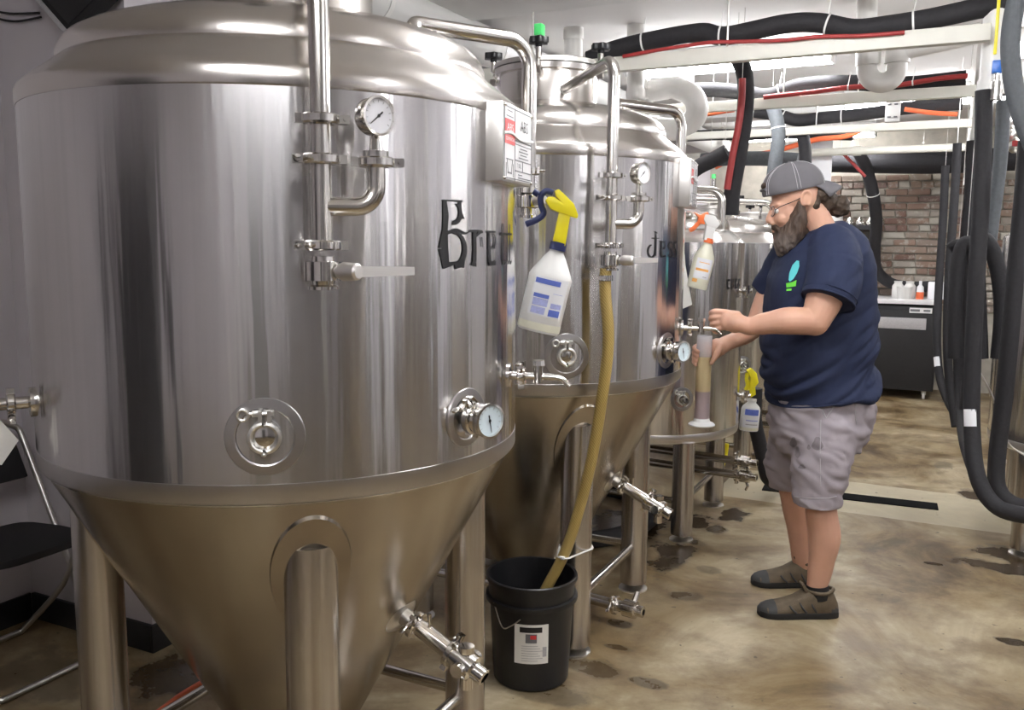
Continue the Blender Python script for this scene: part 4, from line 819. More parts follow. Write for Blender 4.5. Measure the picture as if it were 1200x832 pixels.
# paper tag on the fitting of the first fermenter
tg = [pcam(u, v, 1.88) for u, v in ((-14, 486), (0, 492), (22, 516), (2, 545), (-18, 540))]; tg = [Vector((*c2r(q.x, q.y), q.z)) for q in tg]
e = tag(empty('paper_tag', tg[1]), 'white paper tag hanging from the side fitting of the first fermenter', 'tag'); b = W(e); n = Vector((ST, -CT, 0)) * .0006
b.add([q + n for q in tg] + [q - n for q in tg], [(0, 1, 2, 3, 4), (9, 8, 7, 6, 5)] + [(i, 5 + i, 5 + (i + 1) % 5, (i + 1) % 5) for i in range(5)]); b.build('tag_card', 'paper', e)
p = pcam(-4, 484, 1.9); p = Vector((*c2r(p.x, p.y), p.z)); b = W(e); b.tube([tg[1] + Vector((.0, 0, -.004)), p], .0015, 6); b.build('string', 'white_tie', e)

# ------------------------------------------------------------------ spray bottles
def r3(u, v, Y): p = pcam(u, v, Y); return Vector((*c2r(p.x, p.y), p.z))
VN = Vector((-ST, CT, 0))                                         # away from the camera
def slabpx(root, poly, Y, th, name, mat, bevel=.004, par=None):
    P = [r3(u, v, Y) for u, v in poly]; n = len(P); b = W(root); b.add([q - VN * th / 2 for q in P] + [q + VN * th / 2 for q in P], [tuple(range(n)), tuple(range(2 * n - 1, n - 1, -1))] + [(i, n + i, n + (i + 1) % n, (i + 1) % n) for i in range(n)])
    return b.build(name, mat, par or root, bevel=bevel)
def spray(lab, bot, neck, Y, prof, mats, head, trig, nozzle, labels, th, cap=True, group=None):
    B_, N_ = r3(*bot, Y), r3(*neck, Y); ax = (N_ - B_).normalized(); H = (N_ - B_).length; root = empty('spray_bottle', B_); tag(root, lab, 'spray bottle', group)
    M = frame(B_, ax, -VN); pr = [(r * H, z * H) for r, z in prof]
    def ovl(pts): b = W(root); b.lathe(pts, 40, M @ Matrix.Scale(.82, 4, (0, 1, 0))); return b
    k = [i for i, (r, z) in enumerate(prof) if z >= .16][0]
    ovl(pr).build('bottle', mats[0], root, angle=40)
    ovl([(.0001, .002 * H)] + [(pr[1][0] * 1.004, .01 * H), (pr[2][0] * 1.005, .03 * H), (pr[2][0] * 1.005, .115 * H)]).build('liquid', 'bottle_cream', root, angle=40)
    cl = W(root); rn = prof[-1][0] * H; cl.lathe([(rn * 1.0, H * .985), (rn * 1.22, H * .985), (rn * 1.2, H * 1.08), (rn * .8, H * 1.085)], 24, M); cl.build('collar', mats[1], root, angle=30)
    for poly, t, mt, nm in head: slabpx(root, poly, Y, t, nm, mt)
    b = W(root); b.tube(smooth_path([r3(u, v, Y) for u, v in trig[0]], 5), trig[1], 10, sy=1.6); b.build('trigger', mats[2], root)
    if nozzle: b = W(root); b.cyl(r3(*nozzle[0], Y), r3(*nozzle[1], Y), nozzle[2], n=14); b.build('nozzle', mats[3], root)
    for (x0, x1, z0, z1, mt, off) in labels:
        b = W(root); n = 8; rr = max(r for r, z in prof) * H
        def pt(x, z):
            zz = z * H
            for i in range(len(pr) - 1):
                if pr[i][1] <= zz <= pr[i + 1][1]: t = (zz - pr[i][1]) / max(1e-6, pr[i + 1][1] - pr[i][1]); r = pr[i][0] + (pr[i + 1][0] - pr[i][0]) * t; break
            r += off; a = pi / 2 - x; return M @ Vector((r * cos(a), r * sin(a) * .82, zz))
        b.loft([[pt(x0 + (x1 - x0) * k / n, z0 + (z1 - z0) * q / 4) for k in range(n + 1)] for q in range(5)], caps=False, closed=False); b.build('label' if mt == 'label_white' else 'label_print', mt, root, fix=False)
    return root
PR = [(.0001, 0), (.235, 0), (.258, .03), (.258, .60), (.262, .66), (.235, .72), (.13, .90), (.085, .965), (.082, 1.0)]
spray('large white spray bottle with yellow head and navy trigger hung on the first fermenter pipe', (630, 388), (653, 292), 2.44, PR, ('bottle_white', 'navy_plastic', 'navy_plastic', 'navy_plastic'),
      [([(647, 286), (656, 243), (669, 247), (662, 289)], .034, 'yellow_plastic', 'pump_neck'), ([(650, 224), (654, 222), (662, 229), (672, 239), (677, 252), (676, 256), (669, 254), (657, 250), (645, 245), (639, 235), (642, 231), (649, 231), (656, 236), (651, 230)], .042, 'yellow_plastic', 'pump_head')],
      ([(648, 226), (640, 224), (634, 230), (634, 240), (637, 250), (630, 257), (616, 263)], .0055), ((625, 224), (631, 228), .009),
      [(-.95, .75, .20, .66, 'label_white', .0012), (-.5, .68, .575, .635, 'label_blue', .002), (-.1, .62, .41, .455, 'label_blue', .002), (-.1, .6, .315, .40, 'label_pale_blue', .002), (-.05, .6, .22, .30, 'label_pale_blue', .002), (-.8, -.25, .31, .37, 'label_pale_blue', .002), (-.8, -.22, .215, .295, 'label_blue', .002), (-.75, -.25, .48, .485, 'label_pale_blue', .002)], .03)
PR2 = [(.0001, 0), (.20, 0), (.22, .03), (.225, .62), (.21, .70), (.12, .90), (.088, .965), (.085, 1.0)]
spray('white spray bottle with orange trigger hanging on the second fermenter side valve', (816, 338), (830, 284), 3.72, PR2, ('bottle_cream', 'orange_plastic', 'orange_plastic', 'white_paint'),
      [([(824, 281), (828, 260), (839, 262), (835, 283)], .032, 'white_paint', 'pump_neck'), ([(826, 251), (837, 253), (843, 262), (839, 268), (828, 265), (824, 258)], .036, 'white_paint', 'pump_head'), ([(813, 248), (820, 252), (829, 248), (831, 253), (825, 257), (826, 263), (817, 262), (818, 255)], .02, 'orange_plastic', 'nozzle_shroud')],
      ([(822, 258), (818, 262), (812, 268), (808, 270)], .006), None, [(-.8, .8, .22, .86 * .75, 'label_white', .001), (-.55, .7, .38, .43, 'label_orange', .0016), (-.5, .5, .55, .565, 'label_orange', .0016), (.3, .8, .13, .2, 'label_orange', .0016), (-.5, -.1, .255, .27, 'label_grey', .0016)], .03)
spray('small white spray bottle with yellow head hanging low on the third tank tap', (877, 504), (881, 470), 4.86, [(.0001, 0), (.30, 0), (.32, .03), (.32, .72), (.28, .82), (.15, .95), (.13, 1.0)], ('bottle_white', 'bottle_white', 'yellow_plastic', 'navy_plastic'),
      [([(878, 466), (877, 452), (884, 450), (885, 462)], .035, 'yellow_plastic', 'pump_neck'), ([(875, 434), (880, 431), (886, 437), (888, 448), (884, 453), (877, 453), (879, 443)], .04, 'yellow_plastic', 'pump_head')],
      ([(876, 437), (875, 444), (876, 452), (873, 458)], .007), None, [(-.9, .9, .15, .8, 'label_white', .001), (-.7, .8, .55, .75, 'label_blue', .0018), (-.7, .6, .35, .39, 'label_pale_blue', .0018), (-.7, .6, .22, .25, 'label_grey', .0018)], .03)
# towel draped from the second fermenter edge
tw = [r3(u, v, 3.72) for u, v in ((797, 262), (800, 262), (803, 310), (811, 357), (797, 363), (796, 310))]; e = tag(empty('shop_towel', tw[3]), 'white cloth hanging beside the orange spray bottle', 'towel'); b = W(e); n = len(tw)
b.add([q - VN * .006 for q in tw] + [q + VN * .006 for q in tw], [tuple(range(n)), tuple(range(2 * n - 1, n - 1, -1))] + [(i, n + i, n + (i + 1) % n, (i + 1) % n) for i in range(n)]); b.build('cloth', 'paper', e, bevel=.003)
hose('floor_hose', [r3(885, 455, 5.0), r3(884, 490, 5.0), r3(889, 515, 5.0), r3(895, 540, 5.0), r3(899, 558, 5.02), r3(908, 567, 5.15)], .042, 'black_foam', 'black insulated hose hanging down behind the small yellow sprayer', n=6)
hose('floor_hose', [Vector((-2.1, 3.95, .045)), Vector((-1.75, 3.85, .045)), Vector((-1.45, 4.0, .045)), Vector((-1.35, 4.4, .045)), Vector((-1.55, 4.75, .045)), Vector((-1.95, 4.85, .045))], .042, 'black_foam', 'black hose coiled on the floor under the third tank')
hose('yellow_tube', [r3(852, 520, 4.95), r3(850, 535, 4.95), r3(846, 548, 4.95)], .012, 'yellow_plastic', 'short yellow tube hanging under the third tank')
e = tag(empty('floor_pump', (-1.95, 4.28, 0)), 'black transfer pump on the floor between the second and third tanks', 'pump'); b = MB(); b.box((0, 0, .04), (.3, .2, .03)); b.build('base_plate', 'black_matte', e, bevel=.004); b = MB(); b.cyl((-.13, 0, .14), (.1, 0, .14), .085, n=24); b.build('motor', 'black_plastic', e); b = MB(); b.cyl((.1, 0, .14), (.15, 0, .14), .07, n=24); b.cyl((.13, 0, .14), (.13, 0, .25), .02, n=12); b.build('pump_head', 'steel_polish', e)
for sx in (-1, 1):
    for sy in (-1, 1): b = MB(); b.cyl((sx * .12, sy * .07, 0), (sx * .12, sy * .07, .03), .015, n=10); b.build('foot', 'black_matte', e)

# ------------------------------------------------------------------ unseen door, rack and pipes added to band the reflections in the steel
dr_ = struct(MB().box((0, 0, 1.02), (.92, .05, 2.04)).build('door_1', 'dark_wall_paint', loc=(1.35, YF + .03, 0), bevel=.004))  # added dark door, gives the steel a contrast to mirror
for x in (-.5, .5): struct(MB().box((0, 0, 1.05), (.08, .07, 2.1)).build('trim_1', 'white_paint', loc=(1.35 + x, YF + .036, 0), bevel=.004))
MB().cyl((-.38, .03, 1.0), (-.38, .09, 1.0), .025, n=14).build('door_handle', 'steel_polish', dr_)
e = tag(empty('storage_rack', (-2.35, -.9, 0)), 'dark grey metal storage rack standing in the alcove behind the photographer', 'rack')  # added dark mass for the first fermenter to mirror
for x in (-.55, .55):
    for y in (-.22, .22): MB().box((x, y, .95), (.04, .04, 1.9)).build('upright', 'rack_grey', e)
for z in (.15, .6, 1.05, 1.5, 1.88): MB().box((0, 0, z), (1.14, .48, .03)).build('shelf_board', 'rack_grey', e, bevel=.003)
MB().box((0, -.23, .98), (1.1, .01, 1.7)).build('back_panel', 'rack_grey', e)

for k, (x, y, r) in enumerate(((XR - .07, 1.1, .05), (XR - .07, 2.75, .06), (XR - .06, 4.3, .04), (XR - .07, -1.2, .055), (.35, YF + .07, .05))):  # unseen risers added as bright verticals for the steel to mirror
    e = tag(empty('wall_pipe', (x, y, 0)), ['white riser pipe on the right wall between the two nearest brite tanks', 'thick white riser pipe on the right wall', 'slim white riser pipe on the right wall by the hose drops', 'white riser pipe on the right wall near the door', 'white riser pipe on the rear wall beside the door'][k], 'pipe', 'white riser pipes'); MB().cyl((0, 0, 0), (0, 0, ZC), r, n=18).build('riser', 'pvc_white', e); MB().cyl((0, 0, 1.2), (0, 0, 1.3), r * 1.12, n=18).build('coupling', 'pvc_white', e)

# ------------------------------------------------------------------ the brewer
plain('skin', (.60, .34, .24), .5, var=.10, scale=14, sss=.12, bump=.05, bscale=300)
plain('shirt_navy', (.0115, .019, .056), .85, var=.12, scale=8, bump=.12, bscale=500)
plain('shorts_grey', (.33, .295, .32), .85, var=.16, scale=7, bump=.12, bscale=400)
plain('cap_grey', (.135, .13, .14), .85, var=.12, scale=20, bump=.15, bscale=400)
plain('cap_thread', (.42, .41, .43), .8)
plain('hair_brown', (.055, .035, .022), .6, var=.5, scale=60, bump=.8, bscale=120)
plain('shoe_brown', (.13, .098, .062), .75, var=.4, scale=30, bump=.3, bscale=200)
plain('shoe_grey', (.05, .05, .05), .7, var=.3, scale=40)
plain('sole_black', (.015, .014, .013), .7, var=.3)
plain('eye_white', (.75, .72, .68), .2, var=.02)
plain('logo_teal', (.12, .62, .66), .6, var=.05); plain('logo_green', (.16, .72, .06), .6, var=.05)
m, nt, bs = newmat('beard_hair'); L_ = nt.links.new; tc = N(nt, 'ShaderNodeTexCoord'); sp = N(nt, 'ShaderNodeSeparateXYZ'); L_(tc.outputs['Object'], sp.inputs[0])
mp = N(nt, 'ShaderNodeMapping'); mp.inputs['Scale'].default_value = (70, 70, 16); L_(tc.outputs['Object'], mp.inputs['Vector']); nz = N(nt, 'ShaderNodeTexNoise', i_Scale=1.0, i_Detail=5.0); L_(mp.outputs[0], nz.inputs['Vector'])
k1 = N(nt, 'ShaderNodeMapRange'); L_(sp.outputs['Z'], k1.inputs['Value']); k1.inputs['From Min'].default_value = 1.56; k1.inputs['From Max'].default_value = 1.49
k2 = N(nt, 'ShaderNodeMapRange'); L_(sp.outputs['X'], k2.inputs['Value']); k2.inputs['From Min'].default_value = -.02; k2.inputs['From Max'].default_value = -.085
ml = N(nt, 'ShaderNodeMath', operation='MULTIPLY'); L_(k1.outputs[0], ml.inputs[0]); L_(k2.outputs[0], ml.inputs[1]); ad = N(nt, 'ShaderNodeMath', operation='MULTIPLY'); L_(ml.outputs[0], ad.inputs[0]); L_(nz.outputs['Fac'], ad.inputs[1]); 
r1 = N(nt, 'ShaderNodeMix', data_type='RGBA'); L_(nz.outputs['Fac'], r1.inputs['Factor']); r1.inputs['A'].default_value = (.020, .012, .008, 1); r1.inputs['B'].default_value = (.105, .062, .04, 1)
r2 = N(nt, 'ShaderNodeMix', data_type='RGBA'); L_(ad.outputs[0], r2.inputs['Factor']); L_(r1.outputs['Result'], r2.inputs['A']); r2.inputs['B'].default_value = (.36, .32, .29, 1); L_(r2.outputs['Result'], bs.inputs['Base Color']); bs.inputs['Roughness'].default_value = .6
bp = N(nt, 'ShaderNodeBump', i_Strength=1.0, i_Distance=.01); L_(nz.outputs['Fac'], bp.inputs['Height']); L_(bp.outputs['Normal'], bs.inputs['Normal'])

PX0, PY0 = 1.18, 3.58
PERSON = empty('person', (*c2r(PX0, PY0), 0), TH); tag(PERSON, 'bearded man in navy T-shirt, grey shorts and backward cap holding a sample cylinder', 'person')
def L(u, v, dy=0.0): return pcam(u, v, PY0 + dy) - Vector((PX0, PY0, 0))
def remesh(mb, name, mat, voxel, iters=4, disp=None, parent=PERSON, factor=.5):
    me = mb.mesh('tmp', mat); o = bpy.data.objects.new('tmp', me); COL.objects.link(o)
    m = o.modifiers.new('r', 'REMESH'); m.mode = 'VOXEL'; m.voxel_size = voxel; m.use_smooth_shade = True
    if iters: s = o.modifiers.new('s', 'SMOOTH'); s.iterations = iters; s.factor = factor
    dg = bpy.context.evaluated_depsgraph_get(); out_ = bpy.data.meshes.new_from_object(o.evaluated_get(dg)); bpy.data.objects.remove(o)
    out_.name = name
    if disp:
        ns = [v.normal.copy() for v in out_.vertices]
        for v, n in zip(out_.vertices, ns): v.co = v.co + n * disp(v.co, n)
    for p in out_.polygons: p.use_smooth = True
    out_.materials.clear(); out_.materials.append(MAT[mat]); o = bpy.data.objects.new(name, out_); COL.objects.link(o); o.parent = parent; return o
def ring(fx, bx, hy, yc=0.0, n=36, e=2.4):
    c = (fx + bx) / 2; a = (bx - fx) / 2; o = []
    for k in range(n):
        t = 2 * pi * k / n; cc, ss = cos(t), sin(t); o.append(c + (0 if True else 0) * Vector() + Vector(((1 if cc >= 0 else -1) * abs(cc) ** (2 / e) * a.length * 1.0, 0, 0)) * 1.0 + a * 0 + Vector((0, yc + (1 if ss >= 0 else -1) * abs(ss) ** (2 / e) * hy, 0)) + Vector((0, 0, (1 if cc >= 0 else -1) * abs(cc) ** (2 / e) * a.z)))
    return o
def taper(b, pts, rad, n=18, k=5, sy=1.0):
    P = smooth_path(pts, k); R = []
    for i in range(len(P)):
        t = i / (len(P) - 1) * (len(rad) - 1); j = min(int(t), len(rad) - 2); q = t - j; q = q * q * (3 - 2 * q); R.append(rad[j] + (rad[j + 1] - rad[j]) * q)
    b.tube(P, R, n, sy=sy)
    b.ell(P[0], (R[0] * .98,) * 3, 14, 10); b.ell(P[-1], (R[-1] * .98,) * 3, 14, 10)
V = Vector
# --- sample cylinder geometry first, the hand closes on it
CYX = L(824, 445, .02); CYR = .031; cz0, cz1 = L(823, 498, .02).z, L(824, 393, .02).z
# --- body
b = MB()
b.ell(L(934, 228), (.100, .078, .108), 24, 16); b.ell(L(922, 250), (.064, .066, .098), 24, 16, Matrix.Rotation(-.15, 3, 'Y')); b.ell(L(922, 270), (.052, .056, .05), 20, 12)
b.ell(L(908.5, 240.5), (.020, .052, .013), 16, 10)                                                   # brow
for s in (-1, 1): b.ell(L(917, 256, s * .036), (.028, .025, .028), 14, 10); b.ell(L(905.5, 262, s * .012), (.011, .010, .009), 10, 8)
taper(b, [L(907.5, 243), L(904.0, 251), L(902.0, 257.5)], [.011, .0145, .0175], 12, 3)                      # nose
b.ell(L(909, 270), (.016, .026, .012), 12, 8)
for s in (-1, 1):                                                                                    # ears
    c = L(944, 233, s * .078); b.ell(c, (.020, .009, .033), 16, 10, Matrix.Rotation(.2, 3, 'Y')); rm = [c + V((.019 * cos(t), s * .008, .031 * sin(t))) for t in [radians(q) for q in range(-60, 241, 25)]]; b.tube(smooth_path(rm, 2), .0062, 8)
taper(b, [L(948, 245), L(957, 262), L(966, 282)], [.060, .063, .070], 22)
taper(b, [L(966, 288), L(962, 340), L(962, 420), L(962, 470)], [.07, .13, .14, .13], 24, 4)           # trunk under the shirt
for s in (-1, 1): taper(b, [L(968, 300), L(968, 305, s * .14)], [.06, .055], 14, 3)
NE, NW = L(955, 377, -.265), L(879, 383, -.205)
taper(b, [L(974, 312, -.17), L(968, 345, -.235), NE], [.060, .070, .055], 20)
taper(b, [NE, L(925, 376, -.255), L(898, 379, -.228), NW], [.052, .053, .043, .034], 20)
b.ell(NE + V((.012, .0, -.008)), (.040, .042, .038), 14, 10)
FE, FW = L(889, 378, .17), L(860, 399, .105)
taper(b, [L(930, 312, .15), L(906, 340, .20), FE], [.055, .060, .050], 20); taper(b, [FE, L(876, 390, .14), FW], [.050, .043, .033], 20)
# near hand: loose fist, back of the hand to the aisle
pm = L(862, 378, -.19); kn = L(847, 374.5, -.172)
taper(b, [NW, L(870, 380, -.198), pm], [.034, .034, .036], 18, 4); b.ell(pm, (.042, .022, .041), 18, 12, Matrix.Rotation(.12, 3, 'Y')); b.ell((pm + kn) / 2, (.034, .020, .040), 18, 12)
for k, (dz, l1, l2, l3) in enumerate(((.0345, .046, .028, .018), (.0115, .046, .030, .020), (-.0115, .041, .028, .019), (-.034, .032, .024, .016))):
    p0 = kn + V((.012, -.003, dz * .88)); p1 = p0 + V((-l1, .012, -.004 + dz * .12)); p2 = p1 + V((-.006, l2, -.010)); p3 = p2 + V((l3, .010, -.008))
    taper(b, [p0, p1, p2, p3], [.0108, .0098, .0088, .0078], 12, 4)
taper(b, [pm + V((.01, .012, .030)), pm + V((-.030, .026, .036)), kn + V((-.022, .034, .030)), kn + V((-.040, .036, .022))], [.015, .013, .0115, .0095], 12, 4)
# far hand: fingers round the cylinder, thumb on the near side
zc_ = L(824, 412, .02).z; hc = V((CYX.x, CYX.y, 0))
pl_ = V((CYX.x + .066, CYX.y + .020, zc_ + .012)); taper(b, [FW, L(850, 403, .075), pl_], [.033, .033, .034], 18, 4); b.ell(pl_ + V((-.012, .006, -.004)), (.030, .030, .042), 16, 12)
for k, dz in enumerate((.030, .010, -.010, -.029)):
    rr = CYR + .0098; pts = [pl_ + V((-.006, .018, dz))] + [hc + V((rr * cos(a), rr * sin(a), zc_ + dz * .95 + (.004 - .006 * i))) for i, a in enumerate([radians(q) for q in (40, 80, 120, 160, 195, 222 - 5 * k)])]
    taper(b, pts, [.0115, .0105, .0098, .0085], 12, 4)
taper(b, [pl_ + V((.0, -.018, .012)), hc + V((.052, -.022, zc_ + .004)), hc + V((.036, -.034, zc_ - .020)), hc + V((.022, -.040, zc_ - .042))], [.016, .0135, .0115, .0095], 12, 4)
# legs
taper(b, [L(962, 470, -.07), L(962, 540, -.12), L(962, 596, -.15), L(966, 628, -.152), L(962, 662, -.15), L(957, 690, -.15), L(957, 709, -.15)], [.10, .085, .062, .064, .050, .040, .040], 22)
taper(b, [L(945, 470, .07), L(930, 540, .14), L(931, 585, .17), L(938, 618, .175), L(940, 648, .175), L(943, 672, .175), L(945, 688, .175)], [.10, .08, .058, .058, .048, .040, .040], 22)
remesh(b, 'body', 'skin', .0043, 2)
# --- shirt
def zring(pf, pb, hy, yc=0.0): return ring(L(*pf), L(*pb), hy, yc)
b = MB()
rows = [((948, 268), (984, 258), .070), ((934, 279), (998, 266), .125), ((921, 293), (1008, 278), .180), ((911, 308), (1015, 294), .208), ((904, 326), (1020, 314), .212), ((899, 350), (1023, 340), .205), ((897, 376), (1024, 368), .200), ((896, 404), (1024, 396), .200), ((898, 432), (1024, 424), .203), ((902, 455), (1023, 442), .205), ((905, 473), (1022, 455), .207)]
b.loft([zring(*r) for r in rows])
taper(b, [L(975, 291, -.115), L(979, 318, -.205)], [.098, .104], 24, 5); SP1 = smooth_path([L(979, 315, -.20), L(976, 335, -.235), L(970, 353, -.256)], 5); b.tube(SP1, [.104, .104, .1035, .103, .1025, .102, .1015, .101, .100, .0995, .099][:len(SP1)], 28)
taper(b, [L(932, 295, .12), L(918, 318, .19)], [.095, .09], 24, 5); b.tube([L(918, 315, .185), L(909, 330, .208), L(900, 345, .225)], [.088, .084, .080], 24)
def fold(p, n):
    t = max(0, min(1, (1.30 - p.z) / .35)); q = V((p.x * 3.0 + p.z * 3.0, p.y * 3, p.z * 11 - p.x * 6))
    f = noise.noise(q) * .015 * (.5 + t) + (abs(noise.noise(V((p.x * 5 + p.y * 3, p.y * 5, p.z * 17 - p.x * 12)))) - .25) * .028 * (.3 + t) + noise.noise(V((p.x * 9, p.y * 9, p.z * 22 - p.x * 14))) * .004
    return f + noise.noise(p * 45) * .0006
remesh(b, 'shirt', 'shirt_navy', .0070, 3, fold)
shirt = bpy.data.objects['shirt']
# hem and sleeve rolls
hb = MB(); hr = zring((904, 471.5), (1023, 453.5), .2085); hb.tube(hr + [hr[0]], .0035, 8, caps=False); hb.build('hem_stitch', 'shirt_navy', shirt)
d_ = (SP1[-1] - SP1[-2]).normalized(); fr_ = frame(SP1[-1] - d_ * .002, d_); MB().tube([fr_ @ V((.0995 * cos(a), .0995 * sin(a), 0)) for a in [2 * pi * k / 32 for k in range(33)]], .0038, 8, caps=False).build('sleeve_hem', 'shirt_navy', shirt); MB().tube([fr_ @ V((.1015 * cos(a), .1015 * sin(a), -.022)) for a in [2 * pi * k / 32 for k in range(33)]], .0018, 6, caps=False).build('sleeve_stitch', 'shirt_navy', shirt)
# --- shorts
b = MB()
b.loft([zring((907, 462), (1019, 446), .185), zring((904, 485), (1021, 474), .192), zring((905, 508), (1016, 500), .19), zring((912, 528), (1004, 524), .175)])
taper(b, [L(970, 500, -.095), L(962, 540, -.125), L(957.5, 589, -.15)], [.125, .118, .096], 26, 5); taper(b, [L(940, 500, .085), L(928, 535, .135), L(925, 569, .168)], [.125, .112, .090], 26, 5)
def fold2(p, n):
    return noise.noise(V((p.x * 7 + p.z * 5, p.y * 6, p.z * 16 + p.x * 9))) * .010 + (abs(noise.noise(V((p.x * 10 - p.z * 6, p.y * 8, p.z * 22 + p.x * 12)))) - .25) * .016
so = remesh(b, 'shorts', 'shorts_grey', .0075, 4, fold2)
# flatten the leg openings
for v in so.data.vertices:
    zl = L(957, 590, -.15).z if v.co.y < .03 else L(925, 570, .17).z
    if v.co.z < zl: v.co.z = zl + (v.co.z - zl) * .06
    if abs(v.co.z - zl) < .03 and v.co.z >= zl - .02: pass
# projected details on the cloth: stitching, pocket, stains, chest emblem
from mathutils.bvhtree import BVHTree
def surf_project(obj, poly, name, mat, off, dense=6, parent=None):
    me = obj.data; bv = BVHTree.FromPolygons([v.co.copy() for v in me.vertices], [tuple(p.vertices) for p in me.polygons]); o0 = V((-PX0, -PY0, CAM_H))
    c = (sum(p[0] for p in poly) / len(poly), sum(p[1] for p in poly) / len(poly)); rings_ = [[(c[0] + (u - c[0]) * f, c[1] + (v - c[1]) * f) for u, v in poly] for f in [1 - k / dense for k in range(dense)]]
    b = MB(); vs = []; 
    def hit(u, v):
        d = ray(u, v).normalized(); h = bv.ray_cast(o0, d); return (h[0] + h[1] * off) if h[0] is not None else None
    n = len(poly); pts = [[hit(*q) for q in r] for r in rings_]; cc = hit(*c)
    if cc is None or any(q is None for r in pts for q in r): return None
    flat = [q for r in pts for q in r] + [cc]; fs = [(i * n + k, i * n + (k + 1) % n, (i + 1) * n + (k + 1) % n, (i + 1) * n + k) for i in range(len(pts) - 1) for k in range(n)] + [((len(pts) - 1) * n + k, (len(pts) - 1) * n + (k + 1) % n, len(flat) - 1) for k in range(n)]
    b.add(flat, fs); return b.build(name, mat, parent or obj, angle=180, fix=False)
def line_project(obj, line, name, mat, r, off=.001):
    me = obj.data; bv = BVHTree.FromPolygons([v.co.copy() for v in me.vertices], [tuple(p.vertices) for p in me.polygons]); o0 = V((-PX0, -PY0, CAM_H)); P = []
    for i in range(len(line) - 1):
        for k in range(5):
            t = k / 5; h = bv.ray_cast(o0, ray(line[i][0] * (1 - t) + line[i + 1][0] * t, line[i][1] * (1 - t) + line[i + 1][1] * t).normalized())
            if h[0] is not None: P.append(h[0] + h[1] * off)
    if len(P) > 2: return MB().tube(P, r, 6).build(name, mat, obj)
leaf = [(924.5, 328), (925.5, 320), (929, 311), (934, 305.5), (936.8, 306), (937.2, 312), (934.5, 320), (930, 327), (926, 330)]
surf_project(shirt, leaf, 'chest_emblem', 'logo_teal', .0025); surf_project(shirt, [(921.5, 332), (929, 330.5), (933.8, 328), (933, 335.5), (922, 337)], 'chest_emblem', 'logo_green', .0025); surf_project(shirt, [(922, 338.6), (928, 338.2), (927.8, 340.5), (922, 341)], 'chest_emblem', 'logo_green', .0025)
plain('stitch_light', (.42, .40, .42), .8); plain('stain_wet', (.20, .175, .19), .7, var=.4, scale=60)
line_project(so, [(957, 465), (962, 478), (968, 490), (975, 480), (986, 462)], 'pocket_edge', 'stitch_light', .0022); line_project(so, [(962, 492), (961, 530), (962, 580)], 'side_seam', 'stitch_light', .0014); line_project(so, [(1003, 462), (1002, 485), (1004, 500)], 'back_pocket_edge', 'stitch_light', .0014)
line_project(so, [(931, 582), (945, 584), (970, 584), (983, 581)], 'hem_stitch', 'stitch_light', .0014)
for cx_, cy_, rx_, ry_ in ((958, 520, 6, 8), (930, 518, 4, 6), (940, 547, 4, 3), (935, 530, 3, 7), (948, 524, 2, 3)):
    surf_project(so, [(cx_ + rx_ * cos(a) * (1 + .3 * sin(3 * a)), cy_ + ry_ * sin(a)) for a in [2 * pi * k / 14 for k in range(14)]], 'damp_patch', 'stain_wet', .0015)
# --- cap
hc0, hup = L(930, 222), V((-.22, 0, .975)).normalized(); hfw = V((-.975, 0, -.22)).normalized(); hs = V((0, 1, 0)); rings_ = []
for k in range(15):
    t = k / 14 * .985; rr = (1 - t ** 2.3) ** (1 / 2.1); zz = t * .110
    rings_.append([hc0 + hup * zz + hfw * (rr * .124 * cos(a) - .006 * (1 - rr)) + hs * rr * .094 * sin(a) for a in [2 * pi * q / 40 for q in range(40)]])
b = MB(); b.loft([[q - hup * .006 for q in [hc0 + (w - hc0) * .965 for w in rings_[0]]]] + rings_, caps=False); n = len(rings_); b.add(rings_[-1], [tuple(range(40))]); cap = b.build('cap', 'cap_grey', PERSON, angle=80)
for az in (20, 26, 84, 90, 150, -20, -26, -90):
    a = radians(az + 0); rr_ = MB(); rr_.tube([r[0] + (hup * 0) for r in [[hc0 + hup * (k / 14 * .985) * .110 + hfw * (((1 - (k / 14 * .985) ** 2.3) ** (1 / 2.1)) * .1255 * cos(-a) - .006 * (1 - (1 - (k / 14 * .985) ** 2.3) ** (1 / 2.1))) + hs * ((1 - (k / 14 * .985) ** 2.3) ** (1 / 2.1)) * .0955 * sin(-a)] for k in range(15)]], .0011, 6); rr_.build('cap_seam', 'cap_thread', cap)
MB().ell(hc0 + hup * .110, (.007, .007, .004), 10, 6).build('cap_button', 'cap_grey', cap)
b = MB(); top = []; 
for s in range(9):
    row = []
    for w in range(17):
        ww = -1 + w / 8; q = s / 8; row.append(hc0 - hfw * (.124 * sqrt(max(0, 1 - (ww * .80) ** 2)) - .012 + q * .085 * sqrt(max(.0, 1 - .55 * ww * ww))) + hs * ww * (.076) + hup * (.012 - .030 * ww * ww * (.5 + .5 * q)) - Z3 * (.028 * q * q + .012 * q))
    top.append(row)
b.loft(top, caps=False, closed=False); bo = b.build('cap_brim', 'cap_grey', cap, angle=80); sm = bo.modifiers.new('t', 'SOLIDIFY'); sm.thickness = .004
b = MB(); b.tube(smooth_path([hc0 + hfw * .118 + hs * s + hup * .022 for s in (-.035, 0, .035)], 4), .006, 8); b.build('cap_strap', 'cap_grey', cap); MB().ell(hc0 + hfw * .112 + hup * .038, (.012, .03, .014), 14, 8).build('cap_opening', 'hair_brown', cap)
